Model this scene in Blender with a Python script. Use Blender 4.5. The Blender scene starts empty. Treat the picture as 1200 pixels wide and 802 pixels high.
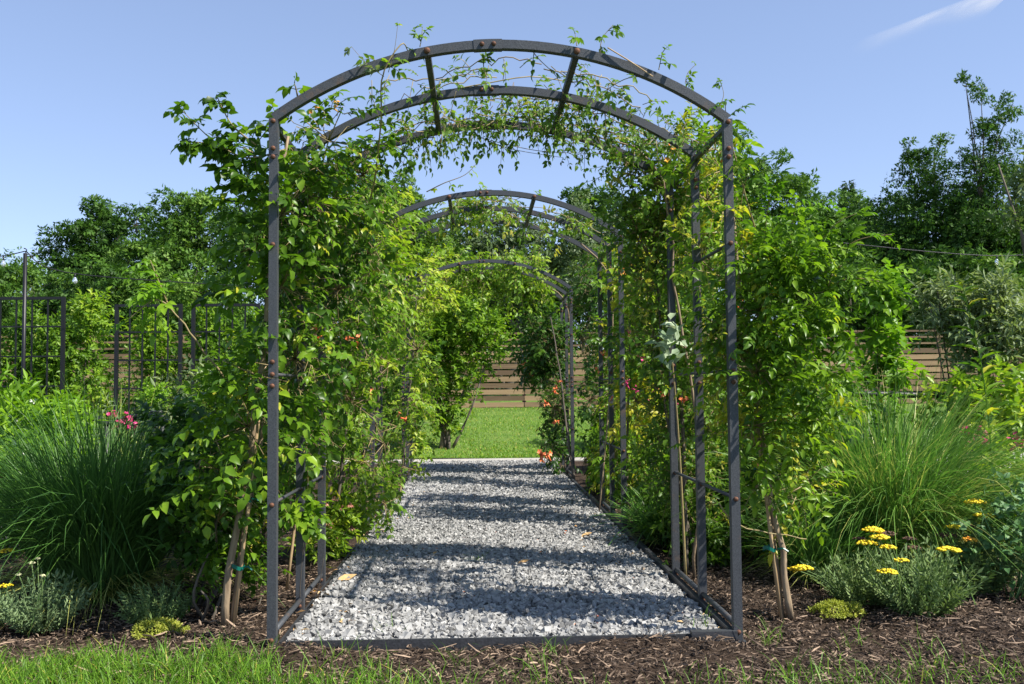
import bpy, math
import numpy as np
from mathutils import Vector, Matrix

# ------------------------------------------------------------------ camera, sky, sun, exposure
SC = bpy.context.scene
COL = SC.collection
FPX, W0, H0 = 1100.0, 1200.0, 802.0           # focal length in pixels of the photograph's frame
CAM_Z = 1.338
YAW, PITCH, ROLL = math.atan(40 / FPX), math.atan(54 / FPX), math.radians(0.5)
cam_data = bpy.data.cameras.new("camera")
cam = bpy.data.objects.new("camera", cam_data)
COL.objects.link(cam)
cam_data.sensor_width = 36.0
cam_data.lens = 36.0 * FPX / W0
cam_data.clip_start, cam_data.clip_end = 0.05, 30000.0
fwd = Vector((math.sin(YAW) * math.cos(PITCH), math.cos(YAW) * math.cos(PITCH), math.sin(PITCH)))
rgt0 = fwd.cross(Vector((0, 0, 1))).normalized()
up0 = rgt0.cross(fwd).normalized()
rgt = rgt0 * math.cos(ROLL) - up0 * math.sin(ROLL)
upv = rgt.cross(fwd).normalized()
M = Matrix.Identity(4)
for i in range(3):
    M[i][0], M[i][1], M[i][2] = rgt[i], upv[i], -fwd[i]
M[2][3] = CAM_Z
cam.matrix_world = M
cam_data.dof.use_dof = True
cam_data.dof.focus_distance = 6.0
cam_data.dof.aperture_fstop = 8.0
SC.camera = cam

SUN_EL = math.radians(48.4)
SUN_AZ = math.radians(115.5)                     # clockwise from +Y; the sun stands behind the camera's right shoulder
world = bpy.data.worlds.new("World")
SC.world = world
world.use_nodes = True
wn = world.node_tree
wn.nodes.clear()
w_out = wn.nodes.new("ShaderNodeOutputWorld")
w_bg = wn.nodes.new("ShaderNodeBackground")
w_sky = wn.nodes.new("ShaderNodeTexSky")
w_sky.sky_type = 'NISHITA'
w_sky.sun_disc = False
w_sky.sun_elevation = SUN_EL
w_sky.sun_rotation = SUN_AZ
w_sky.altitude = 3000
w_sky.air_density = 1.0
w_sky.dust_density = 0.0
w_sky.ozone_density = 3.0
w_bg.inputs[1].default_value = 0.15
w_gam = wn.nodes.new("ShaderNodeGamma")          # tone curve on the sky colour, evens out its brightness gradient
w_gam.inputs[1].default_value = 0.62
w_tint = wn.nodes.new("ShaderNodeMix")
w_tint.data_type, w_tint.blend_type = 'RGBA', 'MULTIPLY'
w_tint.inputs[0].default_value = 1.0
w_tint.inputs[7].default_value = (1.26, 1.27, 1.42, 1)
wn.links.new(w_sky.outputs[0], w_gam.inputs[0])
wn.links.new(w_gam.outputs[0], w_tint.inputs[6])
wn.links.new(w_tint.outputs[2], w_bg.inputs[0])
wn.links.new(w_bg.outputs[0], w_out.inputs[0])

sun_data = bpy.data.lights.new("sun", 'SUN')
sun_data.energy = 5.0
sun_data.angle = math.radians(0.53)
sun_data.color = (1.0, 0.95, 0.86)
sun = bpy.data.objects.new("sun", sun_data)
COL.objects.link(sun)
to_sun = Vector((math.sin(SUN_AZ) * math.cos(SUN_EL), math.cos(SUN_AZ) * math.cos(SUN_EL), math.sin(SUN_EL)))
sun.rotation_euler = to_sun.to_track_quat('Z', 'Y').to_euler()
sun.location = (6, -8, 20)

SC.view_settings.view_transform = 'Standard'
SC.view_settings.look = 'None'
SC.view_settings.exposure = 0.9
SC.view_settings.gamma = 1.0
SC.view_settings.use_curve_mapping = False
SC.cycles.use_denoising = True
SC.cycles.denoiser = 'OPENIMAGEDENOISE'
SC.cycles.denoising_prefilter = 'ACCURATE'
SC.cycles.max_bounces = 6
SC.cycles.diffuse_bounces = 3
SC.cycles.glossy_bounces = 2
SC.cycles.transmission_bounces = 4
SC.cycles.transparent_max_bounces = 8
SC.cycles.use_adaptive_sampling = False

# ------------------------------------------------------------------ helpers
rng = np.random.default_rng(7)
Z = np.array([0.0, 0.0, 1.0])
_f, _r, _u = np.array(fwd), np.array(rgt), np.array(upv)


def at(px, py, d):
    """the point of the place that stands d metres down the garden on the sight line of a photograph pixel"""
    v = _f + _r * (px - W0 / 2) / FPX - _u * (py - H0 / 2) / FPX
    v = v * (d / v[1])
    v[2] += CAM_Z
    return v


def gz(x, y):
    """height of the ground: flat garden, lawn rising to the fence, bank under the wood"""
    if np.isscalar(y):
        return float(np.interp(y, [17.5, 27, 32, 60, 120], [0, .77, 1.1, 2.0, 6.0]))
    return np.interp(y, [17.5, 27, 32, 60, 120], [0, .77, 1.1, 2.0, 6.0])


def gpt(px, d):
    p = at(px, 455, d)
    return np.array([p[0], d, gz(p[0], d)])


def unit(v):
    return v / np.maximum(np.linalg.norm(v, axis=-1, keepdims=True), 1e-9)


ORG = {}


def tag(o, label=None, cat=None, group=None, kind=None):
    if label: o["label"] = label
    if cat: o["category"] = cat
    if group: o["group"] = group
    if kind: o["kind"] = kind
    return o


def thing(name, loc, label, cat, group=None):
    o = bpy.data.objects.new(name, None)
    o.empty_display_size = 0.1
    COL.objects.link(o)
    o.location = [float(v) for v in loc]
    ORG[o.name] = np.array(loc, float)
    return tag(o, label, cat, group)


def link(name, me, parent=None, origin=None):
    """link a mesh whose vertices are in world space relative to `origin`"""
    o = bpy.data.objects.new(name, me)
    COL.objects.link(o)
    org = np.zeros(3) if origin is None else np.array(origin, float)
    if parent is not None:
        o.parent = parent
        o.location = [float(v) for v in org - ORG[parent.name]]
    else:
        o.location = [float(v) for v in org]
    ORG[o.name] = org
    return o


class Geo:
    """collects triangles (world space) with a tint per face"""

    def __init__(self):
        self.V, self.F, self.T, self.n = [], [], [], 0

    def add(self, V, F, T=0.5):
        V = np.asarray(V, float).reshape(-1, 3)
        F = np.asarray(F, np.int64).reshape(-1, 3)
        self.V.append(V)
        self.F.append(F + self.n)
        T = np.broadcast_to(np.asarray(T, float), (len(F),)) if np.ndim(T) == 0 else np.asarray(T, float)
        self.T.append(T)
        self.n += len(V)
        return self

    def mesh(self, name, mat, smooth=False, origin=None):
        V = np.concatenate(self.V)
        F = np.concatenate(self.F)
        T = np.concatenate(self.T)
        if origin is not None:
            V = V - np.asarray(origin)
        me = bpy.data.meshes.new(name)
        me.vertices.add(len(V))
        me.vertices.foreach_set("co", V.astype(np.float32).ravel())
        me.loops.add(len(F) * 3)
        me.loops.foreach_set("vertex_index", F.astype(np.int32).ravel())
        me.polygons.add(len(F))
        me.polygons.foreach_set("loop_start", np.arange(0, len(F) * 3, 3, dtype=np.int32))
        me.polygons.foreach_set("loop_total", np.full(len(F), 3, np.int32))
        me.polygons.foreach_set("use_smooth", np.full(len(F), bool(smooth)))
        a = me.attributes.new("tint", 'FLOAT', 'FACE')
        a.data.foreach_set("value", T.astype(np.float32))
        me.update(calc_edges=True)
        me.validate()
        me.materials.append(mat)
        return me

    def build(self, name, mat, parent=None, smooth=False, kind=None):
        org = ORG[parent.name] if parent is not None else np.zeros(3)
        o = link(name, self.mesh(name, mat, smooth, org), parent, org)
        if kind: o["kind"] = kind
        return o

    # ---- solids
    def box(self, c, size, T=0.5, axes=None):
        c, h = np.asarray(c, float), np.asarray(size, float) / 2
        s = np.array([[x, y, z] for x in (-1, 1) for y in (-1, 1) for z in (-1, 1)], float) * h
        if axes is not None:
            s = s @ np.asarray(axes)
        F = [[0, 1, 3], [0, 3, 2], [4, 6, 7], [4, 7, 5], [0, 4, 5], [0, 5, 1], [2, 3, 7], [2, 7, 6], [0, 2, 6], [0, 6, 4], [1, 5, 7], [1, 7, 3]]
        return self.add(c + s, F, T)

    def bar(self, a, b, w, h, T=0.5, upd=(0, 0, 1)):
        a, b = np.asarray(a, float), np.asarray(b, float)
        d = b - a
        L = np.linalg.norm(d)
        d = d / L
        s = np.cross(d, upd)
        if np.linalg.norm(s) < 1e-6: s = np.array([1.0, 0, 0])
        s = unit(s)
        u = np.cross(s, d)
        return self.box((a + b) / 2, (L, w, h), T, [d, s, u])

    def tubes(self, P, R, sides=4, T=0.5):
        """P (n,m,3) polylines, R (n,m) radii"""
        P = np.asarray(P, float)
        if P.ndim == 2: P = P[None]
        n, m, _ = P.shape
        R = np.broadcast_to(np.asarray(R, float), (n, m))
        t = unit(np.gradient(P, axis=1))
        ref = np.where(np.abs(t[..., 2:3]) > 0.9, np.array([1.0, 0, 0]), Z)
        a = unit(np.cross(t, ref))
        b = np.cross(t, a)
        ang = np.arange(sides) / sides * 2 * math.pi
        ring = (P[:, :, None, :] + R[:, :, None, None] * (a[:, :, None, :] * np.cos(ang)[:, None] + b[:, :, None, :] * np.sin(ang)[:, None]))
        V = ring.reshape(n, m * sides, 3)
        F = []
        for i in range(m - 1):
            for k in range(sides):
                k2 = (k + 1) % sides
                q = [i * sides + k, i * sides + k2, (i + 1) * sides + k2, (i + 1) * sides + k]
                F += [[q[0], q[2], q[1]], [q[0], q[3], q[2]]]
        for k in range(1, sides - 1):
            F.append([0, k, k + 1])
            e = (m - 1) * sides
            F.append([e, e + k + 1, e + k])
        F = np.array(F)
        FF = (F[None] + (np.arange(n) * m * sides)[:, None, None]).reshape(-1, 3)
        if np.ndim(T) == 1:
            T = np.repeat(T, len(F))
        return self.add(V.reshape(-1, 3), FF, T)

    def leaves(self, P, D, U, L, W, tint, tpl):
        P, D = np.asarray(P, float), unit(np.asarray(D, float))
        S = unit(np.cross(U, D))
        U = np.cross(D, S)
        TV, TF = tpl
        n = len(P)
        L = np.broadcast_to(L, (n,))
        W = np.broadcast_to(W, (n,))
        V = (P[:, None] + D[:, None] * (L[:, None] * TV[:, 0])[..., None] + S[:, None] * (W[:, None] * TV[:, 1])[..., None]
             + U[:, None] * (L[:, None] * TV[:, 2])[..., None])
        F = (TF[None] + (np.arange(n) * len(TV))[:, None, None]).reshape(-1, 3)
        return self.add(V.reshape(-1, 3), F, np.repeat(np.broadcast_to(tint, (n,)), len(TF)))

    def blades(self, P, D, L, W, bend, tint, m=5, out=None):
        """arching grass blades: D start direction, bend how far the tip sinks"""
        n = len(P)
        t = np.linspace(0, 1, m)
        D = unit(D)
        L = np.broadcast_to(L, (n,))
        bend = np.broadcast_to(bend, (n,))
        hor = D * np.array([1, 1, 0.0])
        hn = np.linalg.norm(hor, axis=1, keepdims=True)
        rnd = unit(rng.normal(size=(n, 3)) * np.array([1, 1, 0]))
        hor = np.where(hn > 0.03, unit(hor), rnd)
        pts = (P[:, None] + D[:, None] * (L[:, None] * t)[..., None] + hor[:, None] * (bend[:, None] * L[:, None] * 0.55 * t ** 2)[..., None]
               - Z * (bend[:, None] * L[:, None] * 0.75 * t ** 2.4)[..., None])
        pts += np.cross(hor, Z)[:, None] * (rng.normal(size=(n, 1)) * .16 * L[:, None] * t ** 2.2)[..., None]
        kink = (rng.random(n) < .06)[:, None] * (L[:, None] * np.maximum(t - .55, 0) * .9)
        pts -= Z * kink[..., None]
        side = np.cross(hor, Z) + rng.normal(size=(n, 3)) * 0.35
        side = unit(side)
        w = np.broadcast_to(W, (n,))[:, None] * np.interp(t, [0, .2, .6, 1], [.7, 1, .8, .04])
        a = pts - side[:, None] * w[..., None] / 2
        b = pts + side[:, None] * w[..., None] / 2
        V = np.stack([a, b], 2).reshape(n, m * 2, 3)
        F = []
        for i in range(m - 1):
            F += [[2 * i, 2 * i + 1, 2 * i + 3], [2 * i, 2 * i + 3, 2 * i + 2]]
        F = np.array(F)
        FF = (F[None] + (np.arange(n) * m * 2)[:, None, None]).reshape(-1, 3)
        return self.add(V.reshape(-1, 3), FF, np.repeat(np.broadcast_to(tint, (n,)), len(F)))


LEAF = (np.array([[0, 0, 0], [.3, .5, .09], [.3, 0, 0], [.3, -.5, .09], [.68, .36, .0], [.68, 0, -.08], [.68, -.36, .0], [1, 0, -.24]], float),
        np.array([[0, 2, 1], [0, 3, 2], [1, 2, 5], [1, 5, 4], [2, 3, 6], [2, 6, 5], [4, 5, 7], [5, 6, 7]]))
LEAF2 = (np.array([[0, 0, 0], [.42, .5, .1], [1, 0, -.14], [.42, -.5, .1]], float), np.array([[0, 2, 1], [0, 3, 2]]))
# a bunch of two small folded leaves for distant crowns
TWIN = (np.array([[0, 0, 0], [.4, .55, .12], [.75, .1, -.05], [.3, -.2, .1], [.55, -.6, -.05], [1, -.25, -.1]], float),
        np.array([[0, 2, 1], [0, 4, 3], [3, 4, 5]]))


def sprays(g, P, D, U, L, pairs, ll, lw, tint, droop=.25, ang=1.0, spiral=False, sag=.35, tpl=LEAF, stem=None, jit=.22, terminal=True):
    """compound leaves / leafy shoots: leaflets along a drooping stalk. Leaflets go to g, stalks to stem."""
    n = len(P)
    D, U = unit(D), unit(U)
    L = np.broadcast_to(L, (n,))
    ll = np.broadcast_to(ll, (n,))
    lw = np.broadcast_to(lw, (n,))
    droop = np.broadcast_to(droop, (n,))
    tint = np.broadcast_to(tint, (n,))

    def pos(t):
        return P + D * (L * t)[:, None] - Z * (droop * L * t * t)[:, None]

    for j in range(pairs):
        t = (j + .9) / (pairs + .2)
        p = pos(t)
        tan = unit(D - Z * (2 * droop * t)[:, None])
        S = unit(np.cross(U, tan))
        sc = (1 - .45 * abs(t - .45)) * (0.85 + .3 * rng.random(n))
        if spiral:
            for q in range(2):
                th = 2.4 * (2 * j + q) + rng.random(n) * .8
                B = np.cross(tan, S)
                side = S * np.cos(th)[:, None] + B * np.sin(th)[:, None]
                d = unit(tan * math.cos(ang) + side * math.sin(ang) - Z * sag * rng.random((n, 1)) + rng.normal(size=(n, 3)) * jit)
                nn = unit(tan * .8 - side * .4 + Z * .8 + rng.normal(size=(n, 3)) * jit)
                g.leaves(p, d, nn, ll * sc, lw * sc, tint + rng.normal(size=n) * .06, tpl)
        else:
            for s in (-1, 1):
                d = unit(tan * math.cos(ang) + S * s * math.sin(ang) - Z * sag * rng.random((n, 1)) + rng.normal(size=(n, 3)) * jit)
                nn = unit(U + rng.normal(size=(n, 3)) * jit)
                g.leaves(p, d, nn, ll * sc, lw * sc, tint + rng.normal(size=n) * .06, tpl)
    if terminal:
        tan = unit(D - Z * (2 * droop)[:, None])
        g.leaves(pos(1.0), tan, U, ll, lw, tint, tpl)
    if stem is not None:
        pts = np.stack([pos(0), pos(.5), pos(1.0)], 1)
        stem.tubes(pts, np.array([.0028, .0022, .001]) * (1 if np.isscalar(stem) else 1), 3, tint)


def in_lobes(lobes, n, shell=.45):
    """n points in the outer part of lobes [(cx,cy,cz,rx,ry,rz,weight)], with the outward direction"""
    lb = np.array(lobes, float)
    w = lb[:, 6] / lb[:, 6].sum()
    k = rng.choice(len(lb), n, p=w)
    d = unit(rng.normal(size=(n, 3)))
    r = (shell + (1 - shell) * rng.random(n)) * (1 + .12 * rng.normal(size=n))
    P = lb[k, :3] + d * lb[k, 3:6] * r[:, None]
    return P, d, k


def lobe(px, py, d, r, ry=None, rz=None, w=None):
    c = at(px, py, d)
    ry = r if ry is None else ry
    rz = r if rz is None else rz
    return (c[0], c[1], c[2], r, ry, rz, (r * ry * rz) ** (2 / 3) if w is None else w)


def polyline(pts, m=14, wob=0.0):
    """smooth curve through points"""
    pts = np.array(pts, float)
    n = len(pts)
    s = np.linspace(0, n - 1, m)
    out = []
    for v in s:
        i = min(int(v), n - 2)
        f = v - i
        p0, p1, p2, p3 = pts[max(i - 1, 0)], pts[i], pts[i + 1], pts[min(i + 2, n - 1)]
        out.append(.5 * ((2 * p1) + (p2 - p0) * f + (2 * p0 - 5 * p1 + 4 * p2 - p3) * f * f + (3 * p1 - p0 - 3 * p2 + p3) * f ** 3))
    out = np.array(out)
    if wob: out[1:-1] += rng.normal(size=(m - 2, 3)) * wob
    return out


# ------------------------------------------------------------------ materials
def mat_new(name):
    m = bpy.data.materials.new(name)
    m.use_nodes = True
    nt = m.node_tree
    nt.nodes.clear()
    return m, nt, nt.nodes.new("ShaderNodeOutputMaterial")


def N(nt, typ, **kw):
    n = nt.nodes.new(typ)
    for k, v in kw.items():
        setattr(n, k, v)
    return n


def ramp(nt, stops, fac):
    r = N(nt, "ShaderNodeValToRGB")
    e = r.color_ramp.elements
    while len(e) < len(stops): e.new(0.5)
    for i, (p, c) in enumerate(stops):
        e[i].position = p
        e[i].color = (*c, 1)
    nt.links.new(fac, r.inputs[0])
    return r.outputs[0]


def leaf_mat(name, stops, trans=.42, rough=.38, spec=.5, glow=(1.25, 1.35, .55)):
    m, nt, out = mat_new(name)
    L = nt.links.new
    att = N(nt, "ShaderNodeAttribute", attribute_name="tint")
    oi = N(nt, "ShaderNodeObjectInfo")
    add = N(nt, "ShaderNodeMath", operation='ADD')
    mul = N(nt, "ShaderNodeMath", operation='MULTIPLY_ADD')
    L(oi.outputs['Random'], mul.inputs[0]); mul.inputs[1].default_value = .5; mul.inputs[2].default_value = -.25
    L(att.outputs['Fac'], add.inputs[0]); L(mul.outputs[0], add.inputs[1])
    geo = N(nt, "ShaderNodeNewGeometry")
    noise = N(nt, "ShaderNodeTexNoise"); noise.inputs['Scale'].default_value = 38.0
    L(geo.outputs['Position'], noise.inputs['Vector'])
    nm = N(nt, "ShaderNodeMath", operation='MULTIPLY_ADD')
    L(noise.outputs[0], nm.inputs[0]); nm.inputs[1].default_value = .3
    off = N(nt, "ShaderNodeMath", operation='SUBTRACT'); L(add.outputs[0], off.inputs[0]); off.inputs[1].default_value = .15
    L(off.outputs[0], nm.inputs[2])
    col = ramp(nt, stops, nm.outputs[0])
    # the underside of a leaf is paler and duller
    under = N(nt, "ShaderNodeMix", data_type='RGBA'); under.blend_type = 'MIX'
    L(geo.outputs['Backfacing'], under.inputs[0])
    L(col, under.inputs[6])
    pale = N(nt, "ShaderNodeMix", data_type='RGBA'); pale.inputs[0].default_value = .2
    L(col, pale.inputs[6]); pale.inputs[7].default_value = (.16, .24, .10, 1)
    L(pale.outputs[2], under.inputs[7])
    p = N(nt, "ShaderNodeBsdfPrincipled")
    L(under.outputs[2], p.inputs['Base Color'])
    p.inputs['Roughness'].default_value = rough
    p.inputs['Specular IOR Level'].default_value = spec * .5
    tr = N(nt, "ShaderNodeBsdfTranslucent")
    g = N(nt, "ShaderNodeMix", data_type='RGBA'); g.blend_type = 'MULTIPLY'; g.inputs[0].default_value = 1
    L(col, g.inputs[6]); g.inputs[7].default_value = (*glow, 1)
    L(g.outputs[2], tr.inputs[0])
    mx = N(nt, "ShaderNodeMixShader"); mx.inputs[0].default_value = trans
    L(p.outputs[0], mx.inputs[1]); L(tr.outputs[0], mx.inputs[2]); L(mx.outputs[0], out.inputs[0])
    return m


def plain(name, col, rough=.6, metal=0.0, noise=0.0, scale=40, bump=0.0, col2=None, stretch=(1, 1, 1), detail=6):
    m, nt, out = mat_new(name)
    L = nt.links.new
    p = N(nt, "ShaderNodeBsdfPrincipled")
    p.inputs['Roughness'].default_value = rough
    p.inputs['Metallic'].default_value = metal
    tc = N(nt, "ShaderNodeTexCoord")
    mp = N(nt, "ShaderNodeMapping"); mp.inputs['Scale'].default_value = stretch
    L(tc.outputs['Object'], mp.inputs[0])
    nz = N(nt, "ShaderNodeTexNoise"); nz.inputs['Scale'].default_value = scale; nz.inputs['Detail'].default_value = detail
    L(mp.outputs[0], nz.inputs['Vector'])
    att = N(nt, "ShaderNodeAttribute", attribute_name="tint")
    oi = N(nt, "ShaderNodeObjectInfo")
    a = N(nt, "ShaderNodeMath", operation='MULTIPLY_ADD'); L(oi.outputs['Random'], a.inputs[0]); a.inputs[1].default_value = .3
    L(att.outputs['Fac'], a.inputs[2])
    b = N(nt, "ShaderNodeMath", operation='ADD'); L(a.outputs[0], b.inputs[0]); L(nz.outputs[0], b.inputs[1])
    c2 = col2 or tuple(min(1, v * (1 + noise)) for v in col)
    c1 = col if col2 else tuple(v * (1 - noise) for v in col)
    mr = N(nt, "ShaderNodeMapRange"); L(b.outputs[0], mr.inputs[0]); mr.inputs[1].default_value = .65; mr.inputs[2].default_value = 1.65
    c = ramp(nt, [(0.15, c1), (.85, c2)], mr.outputs[0])
    L(c, p.inputs['Base Color'])
    if bump:
        bp = N(nt, "ShaderNodeBump"); bp.inputs['Strength'].default_value = bump; bp.inputs['Distance'].default_value = .01
        L(nz.outputs[0], bp.inputs['Height']); L(bp.outputs[0], p.inputs['Normal'])
    L(p.outputs[0], out.inputs[0])
    return m


def stone_mat():
    m, nt, out = mat_new("gravel")
    L = nt.links.new
    p = N(nt, "ShaderNodeBsdfPrincipled"); p.inputs['Roughness'].default_value = .75
    att = N(nt, "ShaderNodeAttribute", attribute_name="tint")
    oi = N(nt, "ShaderNodeObjectInfo")
    geo = N(nt, "ShaderNodeNewGeometry")
    nz = N(nt, "ShaderNodeTexNoise"); nz.inputs['Scale'].default_value = 90; nz.inputs['Detail'].default_value = 4
    L(geo.outputs['Position'], nz.inputs['Vector'])
    s = N(nt, "ShaderNodeMath", operation='ADD'); L(att.outputs['Fac'], s.inputs[0])
    mm = N(nt, "ShaderNodeMath", operation='MULTIPLY_ADD'); L(nz.outputs[0], mm.inputs[0]); mm.inputs[1].default_value = .5; mm.inputs[2].default_value = -.25
    L(mm.outputs[0], s.inputs[1])
    c = ramp(nt, [(0, (.06, .059, .058)), (.2, (.15, .148, .144)), (.5, (.265, .261, .252)), (.85, (.35, .344, .332)), (1, (.44, .43, .415))], s.outputs[0])
    L(c, p.inputs['Base Color']); L(p.outputs[0], out.inputs[0])
    return m


def ground_mat(name, c1, c2, scale, bump=.6, dist=.02, extra=None):
    m, nt, out = mat_new(name)
    L = nt.links.new
    p = N(nt, "ShaderNodeBsdfPrincipled"); p.inputs['Roughness'].default_value = .9
    p.inputs['Specular IOR Level'].default_value = .2
    geo = N(nt, "ShaderNodeNewGeometry")
    n1 = N(nt, "ShaderNodeTexNoise"); n1.inputs['Scale'].default_value = scale; n1.inputs['Detail'].default_value = 8; n1.inputs['Roughness'].default_value = .7
    n2 = N(nt, "ShaderNodeTexNoise"); n2.inputs['Scale'].default_value = scale * .08; n2.inputs['Detail'].default_value = 3
    L(geo.outputs['Position'], n1.inputs['Vector']); L(geo.outputs['Position'], n2.inputs['Vector'])
    mx = N(nt, "ShaderNodeMath", operation='MULTIPLY_ADD'); L(n2.outputs[0], mx.inputs[0]); mx.inputs[1].default_value = .5
    L(n1.outputs[0], mx.inputs[2])
    mr = N(nt, "ShaderNodeMapRange"); L(mx.outputs[0], mr.inputs[0]); mr.inputs[1].default_value = .5; mr.inputs[2].default_value = 1.0
    c = ramp(nt, [(0, c1), (1, c2)] if not extra else [(0, c1), (.55, c2), (1, extra)], mr.outputs[0])
    L(c, p.inputs['Base Color'])
    bp = N(nt, "ShaderNodeBump"); bp.inputs['Strength'].default_value = bump; bp.inputs['Distance'].default_value = dist
    L(n1.outputs[0], bp.inputs['Height']); L(bp.outputs[0], p.inputs['Normal'])
    L(p.outputs[0], out.inputs[0])
    return m


G_TRUMPET = leaf_mat("trumpet_leaf", [(0, (0.034, 0.081, 0.008)), (.35, (0.068, 0.154, 0.012)), (.7, (0.145, 0.267, 0.017)), (.92, (0.251, 0.389, 0.025)), (1, (0.463, 0.437, 0.040))], rough=.36)
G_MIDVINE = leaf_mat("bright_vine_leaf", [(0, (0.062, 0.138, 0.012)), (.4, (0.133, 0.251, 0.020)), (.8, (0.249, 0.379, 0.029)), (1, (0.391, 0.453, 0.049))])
G_SMALL = leaf_mat("small_vine_leaf", [(0, (0.057, 0.122, 0.013)), (.5, (0.116, 0.217, 0.024)), (.85, (0.229, 0.349, 0.037)), (1, (0.420, 0.384, 0.074))], rough=.42)
G_OLIVE = leaf_mat("greyish_leaf", [(0, (0.054, 0.090, 0.036)), (.5, (0.102, 0.156, 0.060)), (.9, (0.180, 0.240, 0.108)), (1, (0.264, 0.324, 0.168))], rough=.5, trans=.28)
G_TREE = leaf_mat("tree_leaf", [(0, (0.026, 0.067, 0.010)), (.4, (0.056, 0.131, 0.015)), (.8, (0.100, 0.202, 0.026)), (1, (0.166, 0.275, 0.039))], rough=.5, trans=.25, spec=.35)
G_TREE_B = leaf_mat("tree_leaf_light", [(0, (0.048, 0.108, 0.013)), (.5, (0.099, 0.187, 0.023)), (1, (0.187, 0.299, 0.034))], rough=.5, trans=.28, spec=.35)
G_CONIFER = leaf_mat("conifer_needles", [(0, (0.022, 0.051, 0.021)), (.6, (0.045, 0.087, 0.036)), (1, (0.075, 0.128, 0.053))], rough=.6, trans=.15, spec=.3)
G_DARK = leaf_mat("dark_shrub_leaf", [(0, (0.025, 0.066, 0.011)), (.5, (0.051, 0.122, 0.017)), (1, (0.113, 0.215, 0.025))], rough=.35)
G_LIME = leaf_mat("lime_leaf", [(0, (0.072, 0.174, 0.009)), (.5, (0.131, 0.273, 0.015)), (1, (0.238, 0.398, 0.027))], rough=.42, trans=.42)
G_PALE = leaf_mat("pale_leaf", [(0, (.2, .29, .16)), (1, (.42, .5, .33))], rough=.5, trans=.3, glow=(1, 1, .8))
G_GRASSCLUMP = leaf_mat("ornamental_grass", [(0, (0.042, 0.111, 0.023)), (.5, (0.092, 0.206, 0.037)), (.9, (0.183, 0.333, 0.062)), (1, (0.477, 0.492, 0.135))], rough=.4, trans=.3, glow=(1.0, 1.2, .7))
G_TURF = leaf_mat("turf_blade", [(0, (0.055, 0.135, 0.010)), (.6, (0.125, 0.261, 0.020)), (.95, (0.235, 0.389, 0.036)), (1, (0.471, 0.403, 0.091))], rough=.45, trans=.35)
G_SILVER = leaf_mat("silver_leaf", [(0, (.07, .125, .05)), (.5, (.13, .2, .085)), (1, (.22, .3, .14))], rough=.6, trans=.2, glow=(1, 1.05, .7))
G_YARROW = leaf_mat("yarrow_leaf", [(0, (0.080, 0.140, 0.045)), (.5, (0.146, 0.228, 0.074)), (1, (0.239, 0.329, 0.107))], rough=.55, trans=.22, glow=(1, 1.1, .6))
G_BLUE = leaf_mat("bluish_leaf", [(0, (0.069, 0.157, 0.055)), (.6, (0.127, 0.242, 0.087)), (1, (0.196, 0.339, 0.119))], rough=.5, trans=.25, glow=(1, 1.1, .6))
G_SEDUM = leaf_mat("sedum_leaf", [(0, (.25, .3, .03)), (.5, (.42, .46, .07)), (1, (.58, .58, .14))], rough=.45, trans=.3, glow=(1.1, 1.1, .5))
def steel_mat():
    m, nt, out = mat_new("grey_painted_steel")
    L = nt.links.new
    p = N(nt, "ShaderNodeBsdfPrincipled"); p.inputs['Metallic'].default_value = .25
    geo = N(nt, "ShaderNodeNewGeometry")
    f = N(nt, "ShaderNodeTexNoise"); f.inputs['Scale'].default_value = 240; f.inputs['Detail'].default_value = 3
    c = N(nt, "ShaderNodeTexNoise"); c.inputs['Scale'].default_value = 7; c.inputs['Detail'].default_value = 8; c.inputs['Roughness'].default_value = .7
    for q in (f, c): L(geo.outputs['Position'], q.inputs['Vector'])
    base = ramp(nt, [(.3, (.03, .033, .039)), (.7, (.085, .09, .1))], f.outputs[0])
    wear = ramp(nt, [(.58, (0, 0, 0)), (.72, (1, 1, 1))], c.outputs[0])
    mx = N(nt, "ShaderNodeMix", data_type='RGBA'); L(wear, mx.inputs[0]); L(base, mx.inputs[6]); mx.inputs[7].default_value = (.11, .075, .055, 1)
    L(mx.outputs[2], p.inputs['Base Color'])
    r = N(nt, "ShaderNodeMapRange"); L(c.outputs[0], r.inputs[0]); r.inputs[3].default_value = .38; r.inputs[4].default_value = .75
    L(r.outputs[0], p.inputs['Roughness'])
    bp_ = N(nt, "ShaderNodeBump"); bp_.inputs['Strength'].default_value = .25; bp_.inputs['Distance'].default_value = .004
    L(f.outputs[0], bp_.inputs['Height']); L(bp_.outputs[0], p.inputs['Normal'])
    L(p.outputs[0], out.inputs[0])
    return m


M_STEEL = steel_mat()
M_RUST = plain("rusty_bolt", (.06, .03, .02), .75, .3, .5, 120, .3, (.2, .085, .045))
M_BLACK = plain("black_steel", (.012, .012, .014), .45, .2, .3, 60)
M_BARK = plain("cane_bark", (.13, .085, .05), .85, 0, .5, 60, .8, (.36, .27, .17), (1, 1, .12))
M_STEM = plain("young_stem", (.16, .11, .05), .6, 0, .4, 30, 0, (.3, .24, .1))
M_TRUNK = plain("tree_bark", (.05, .04, .03), .9, 0, .5, 12, .8, (.14, .115, .09), (1, 1, .2))
M_STAKE = plain("wood_stake", (.28, .18, .09), .75, 0, .3, 40, .3, (.5, .36, .2), (1, 1, .06))
M_TAPE = plain("green_tie_tape", (.0, .12, .085), .4, 0, .2, 20)
M_FENCE = plain("fence_wood", (.13, .08, .042), .8, 0, .4, 5, .3, (.36, .235, .125), (.3, 1, 8))
M_FENCEDARK = plain("fence_post_wood", (.05, .04, .035), .85, 0, .3, 20)
M_STONE = stone_mat()
M_GRAVELBED = ground_mat("gravel_bed", (.035, .035, .035), (.15, .148, .143), 60, .8, .015)
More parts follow.
